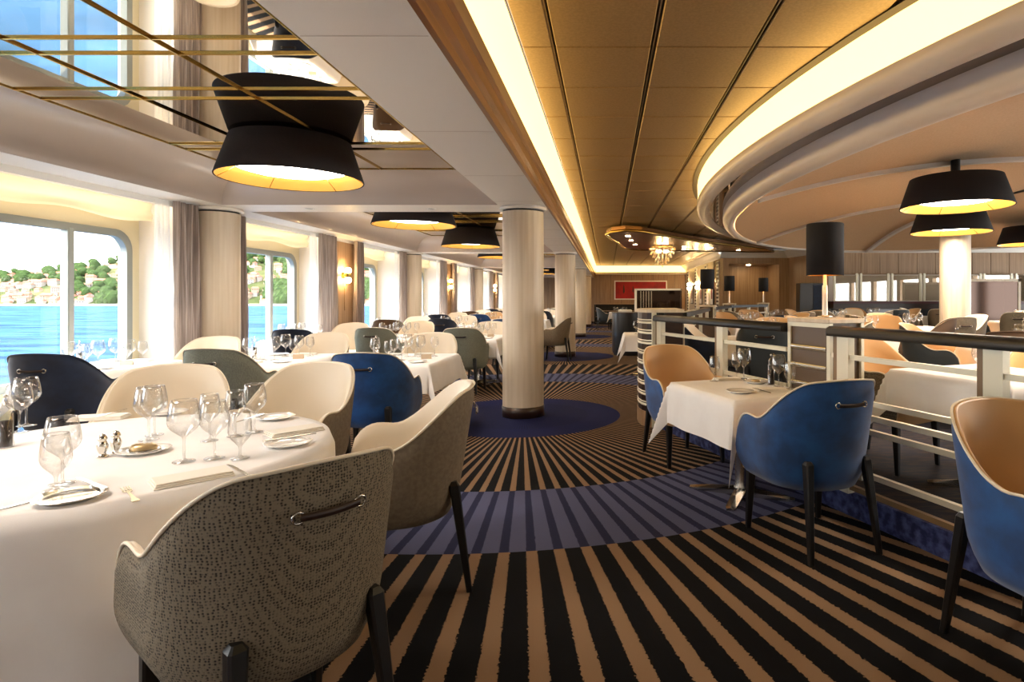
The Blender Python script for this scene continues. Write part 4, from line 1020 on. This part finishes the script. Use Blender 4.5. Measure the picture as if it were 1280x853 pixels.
# servery
ct = empty('servery_counter', (10.9, 18.3, .15), 0, 'long dark servery counter under the glass screens', 'counter')
obj('front', B().box(-4.0, 4.0, -.25, .3, 0, 1.02), wood_dark, ct); obj('worktop', B().cbox(-4.03, 4.03, -.32, .32, 1.02, 1.09), red_leather, ct)
for i in range(7): obj('front_panel', B().box(-4.0+1.15*i, -4.0+1.15*i+.9, -.27, -.25, .1, .85), black_lac, ct)
for i, (p0, p1) in enumerate(((1043, 1071), (1076, 1110), (1115, 1150), (1155, 1186), (1190, 1225), (1230, 1264), (1270, 1305))):
    x0, x1 = D(p0, 18.2), D(p1, 18.2); t = empty('glass_screen', ((x0+x1)/2, 18.2, 1.24), 0, 'glass servery screen with pale posts, %s from the left' % ORD[i], 'screen', 'servery glass screens')
    w = (x1-x0)/2
    obj('pane', B().box(-w+.03, w-.03, -.006, .006, .02, .80), screen_m, t)
    for s in (-1, 1): obj('post', B().cbox(s*w-.035, s*w+.035, -.03, .03, 0, .86, .006), rail_m, t)
bk = empty('dark_doorway_block', (6.35, 18.4, .15), 0, 'black block standing in for the dark doorway left of the servery screens', 'cabinet'); obj('body', B().cbox(-.42, .38, -.2, .2, 0, 1.65, .01), black_lac, bk); obj('door', B().cbox(-.02, .36, -.22, -.2, .1, 1.6, .006), navy_v, bk)  # solid black block stands in for a dark doorway
bs = empty('bronze_screen', (10.6, 16.4, .15), 0, 'bronze mirror screen in a pale wood frame on the terrace', 'screen')
x0, x1 = D(1212, 16.4)-10.6, D(1272, 16.4)-10.6
obj('panel', B().box(x0, x1, -.01, .01, .1, 1.65), mat('bronze glass panel', '#3A2418', .08, .5), bs)
obj('frame', B().box(x0-.06, x0, -.03, .03, 0, 1.72).box(x1, x1+.07, -.03, .03, 0, 1.72).box(x0-.06, x1+.07, -.03, .03, 1.65, 1.72), wood_pale, bs)
# recessed ceiling lights of the servery passage
for i, x in enumerate((7.6, 9.4, 11.2, 13.0)):
    t = empty('passage_light', (x, 19.5, 3.05), 0, 'round ceiling light in the servery passage, %s from the left' % ORD[i], 'light', 'servery passage lights'); obj('lens', B().lathe([(.001, -.02), (.16, -.02), (.18, 0)], 20), diff_w, t)
t = empty('alcove_light', (5.2, 21.8, 2.55), 0, 'small warm ceiling light inside the wooden alcove', 'light'); obj('lens', B().lathe([(.001, -.01), (.06, -.01), (.07, .0)], 16), spot, t)
struct('ceiling_alcove', B().box(4.1, 6.5, 21.2, 22.6, 2.56, 2.6), wood_wall)

# ------------------------------------------------------------------ outside: sea, shore, hill, houses, trees
tag(obj('sea', B().add([(-3000, -800, -10), (-5.6, -800, -10), (-5.6, 2500, -10), (-3000, 2500, -10)], [(0, 1, 2, 3)]), water_m), 'calm blue sea outside the windows', 'sea', kind='stuff')
SK = [(-2200, 8), (-1120, 24), (-980, 46), (-860, 62), (-640, 76), (-520, 84), (-420, 80), (-300, 70), (-150, 62), (100, 50)]
def ridge(x):
    for (a, ha), (c, hc) in zip(SK[:-1], SK[1:]):
        if a <= x <= c: t = (x-a)/(c-a); return ha+(hc-ha)*t
    return 8 if x < -1000 else 50
def terr(x, y):
    t = max(0, min(1, (y-815)/240)); r = ridge(x)*(900/1050)+8
    return -10+1.0+(r+10)*(t**.8)+3*math.sin(x*.03+y*.02)*t+2*math.sin(x*.071)*t
b = B(); b.grid([[(-2200+35*i, 800+16*j, -11 if j == 0 else terr(-2200+35*i, 800+16*j)) for i in range(66)] for j in range(20)])
tag(obj('hillside', b, hill_m), 'wooded hillside with a town across the water', 'hill')
tag(obj('quay', B().box(-1500, 0, 797, 812, -10.5, -7.4), quay_m), 'pale stone quay along the far shore', 'quay')
hp = []
HB = (B().box(-7, 7, -5, 5, -6, 8), B().add([(-8, -6, 8), (8, -6, 8), (8, 6, 8), (-8, 6, 8), (-5, 0, 11.5), (5, 0, 11.5)], [(0, 1, 5, 4), (1, 2, 5), (2, 3, 4, 5), (3, 0, 4)]))
wn = B()
for i in range(4):
    for j in range(2): wn.box(-5.4+3.1*i, -4.2+3.1*i, -5.06, -5.0, .8+3.6*j, 2.6+3.6*j)
WINM = wn.mesh('windows', ink)
WM = [HB[0].mesh('wall', m) for m in (house_m, house_m2, quay_m)]; RM = HB[1].mesh('roof', roof_m)
rn3 = random.Random(11)
def wname(px): return 'nearest' if px < 200 else ('second' if px < 400 else 'third')
cnt = 0
for i in range(900):
    if cnt >= 230: break
    px = rn3.choice([rn3.uniform(2, 158), rn3.uniform(2, 158), rn3.uniform(300, 368), rn3.uniform(440, 468)]); y = 815+rn3.random()**1.5*190; x = D(px, y)
    cnt += 1; z = terr(x, y); t = empty('distant_house', (x, y, z), rn3.uniform(-.5, .9), '%s house with terracotta roof on the far %s, seen through the %s window' % (('pale', 'cream', 'grey')[cnt % 3], 'hillside' if y > 860 else 'shore', wname(px)), 'house', 'houses across the water')
    s = rn3.uniform(.45, .85); t.scale = (s*rn3.uniform(.8, 1.3), s, s)
    link('wall', WM[cnt % 3], t); link('roof', RM, t); link('windows', WINM, t)
bmt = bmesh.new(); bmesh.ops.create_icosphere(bmt, subdivisions=2, radius=1)
for v in bmt.verts: v.co *= 1+.22*math.sin(v.co.x*7+v.co.y*5)*math.cos(v.co.z*6)
tm = bpy.data.meshes.new('crown'); bmt.to_mesh(tm); bmt.free(); tm.materials.append(tree_m)
tr = B().lathe([(.12, -1.6), (.1, -.5)], 6).mesh('trunk', wood_dark)
for i in range(200):
    px = rn3.choice([rn3.uniform(2, 158), rn3.uniform(80, 158), rn3.uniform(300, 368), rn3.uniform(335, 368), rn3.uniform(440, 468)]); low = rn3.random() < .62
    y = (813+rn3.random()*50) if (low and (80 < px < 160 or px > 330)) else 900+rn3.random()*150; x = D(px, y); s = rn3.uniform(5, 9)
    t = empty('distant_tree', (x, y, terr(x, y)), 0, 'bushy green tree on the far %s, seen through the %s window' % ('shore' if y < 870 else 'hillside', wname(px)), 'tree', 'trees across the water')
    link('crown', tm, t, (0, 0, s*.9)).scale = (s, s, s*rn3.uniform(.8, 1.3)); link('trunk', tr, t, (0, 0, s*.9)).scale = (s, s, s)
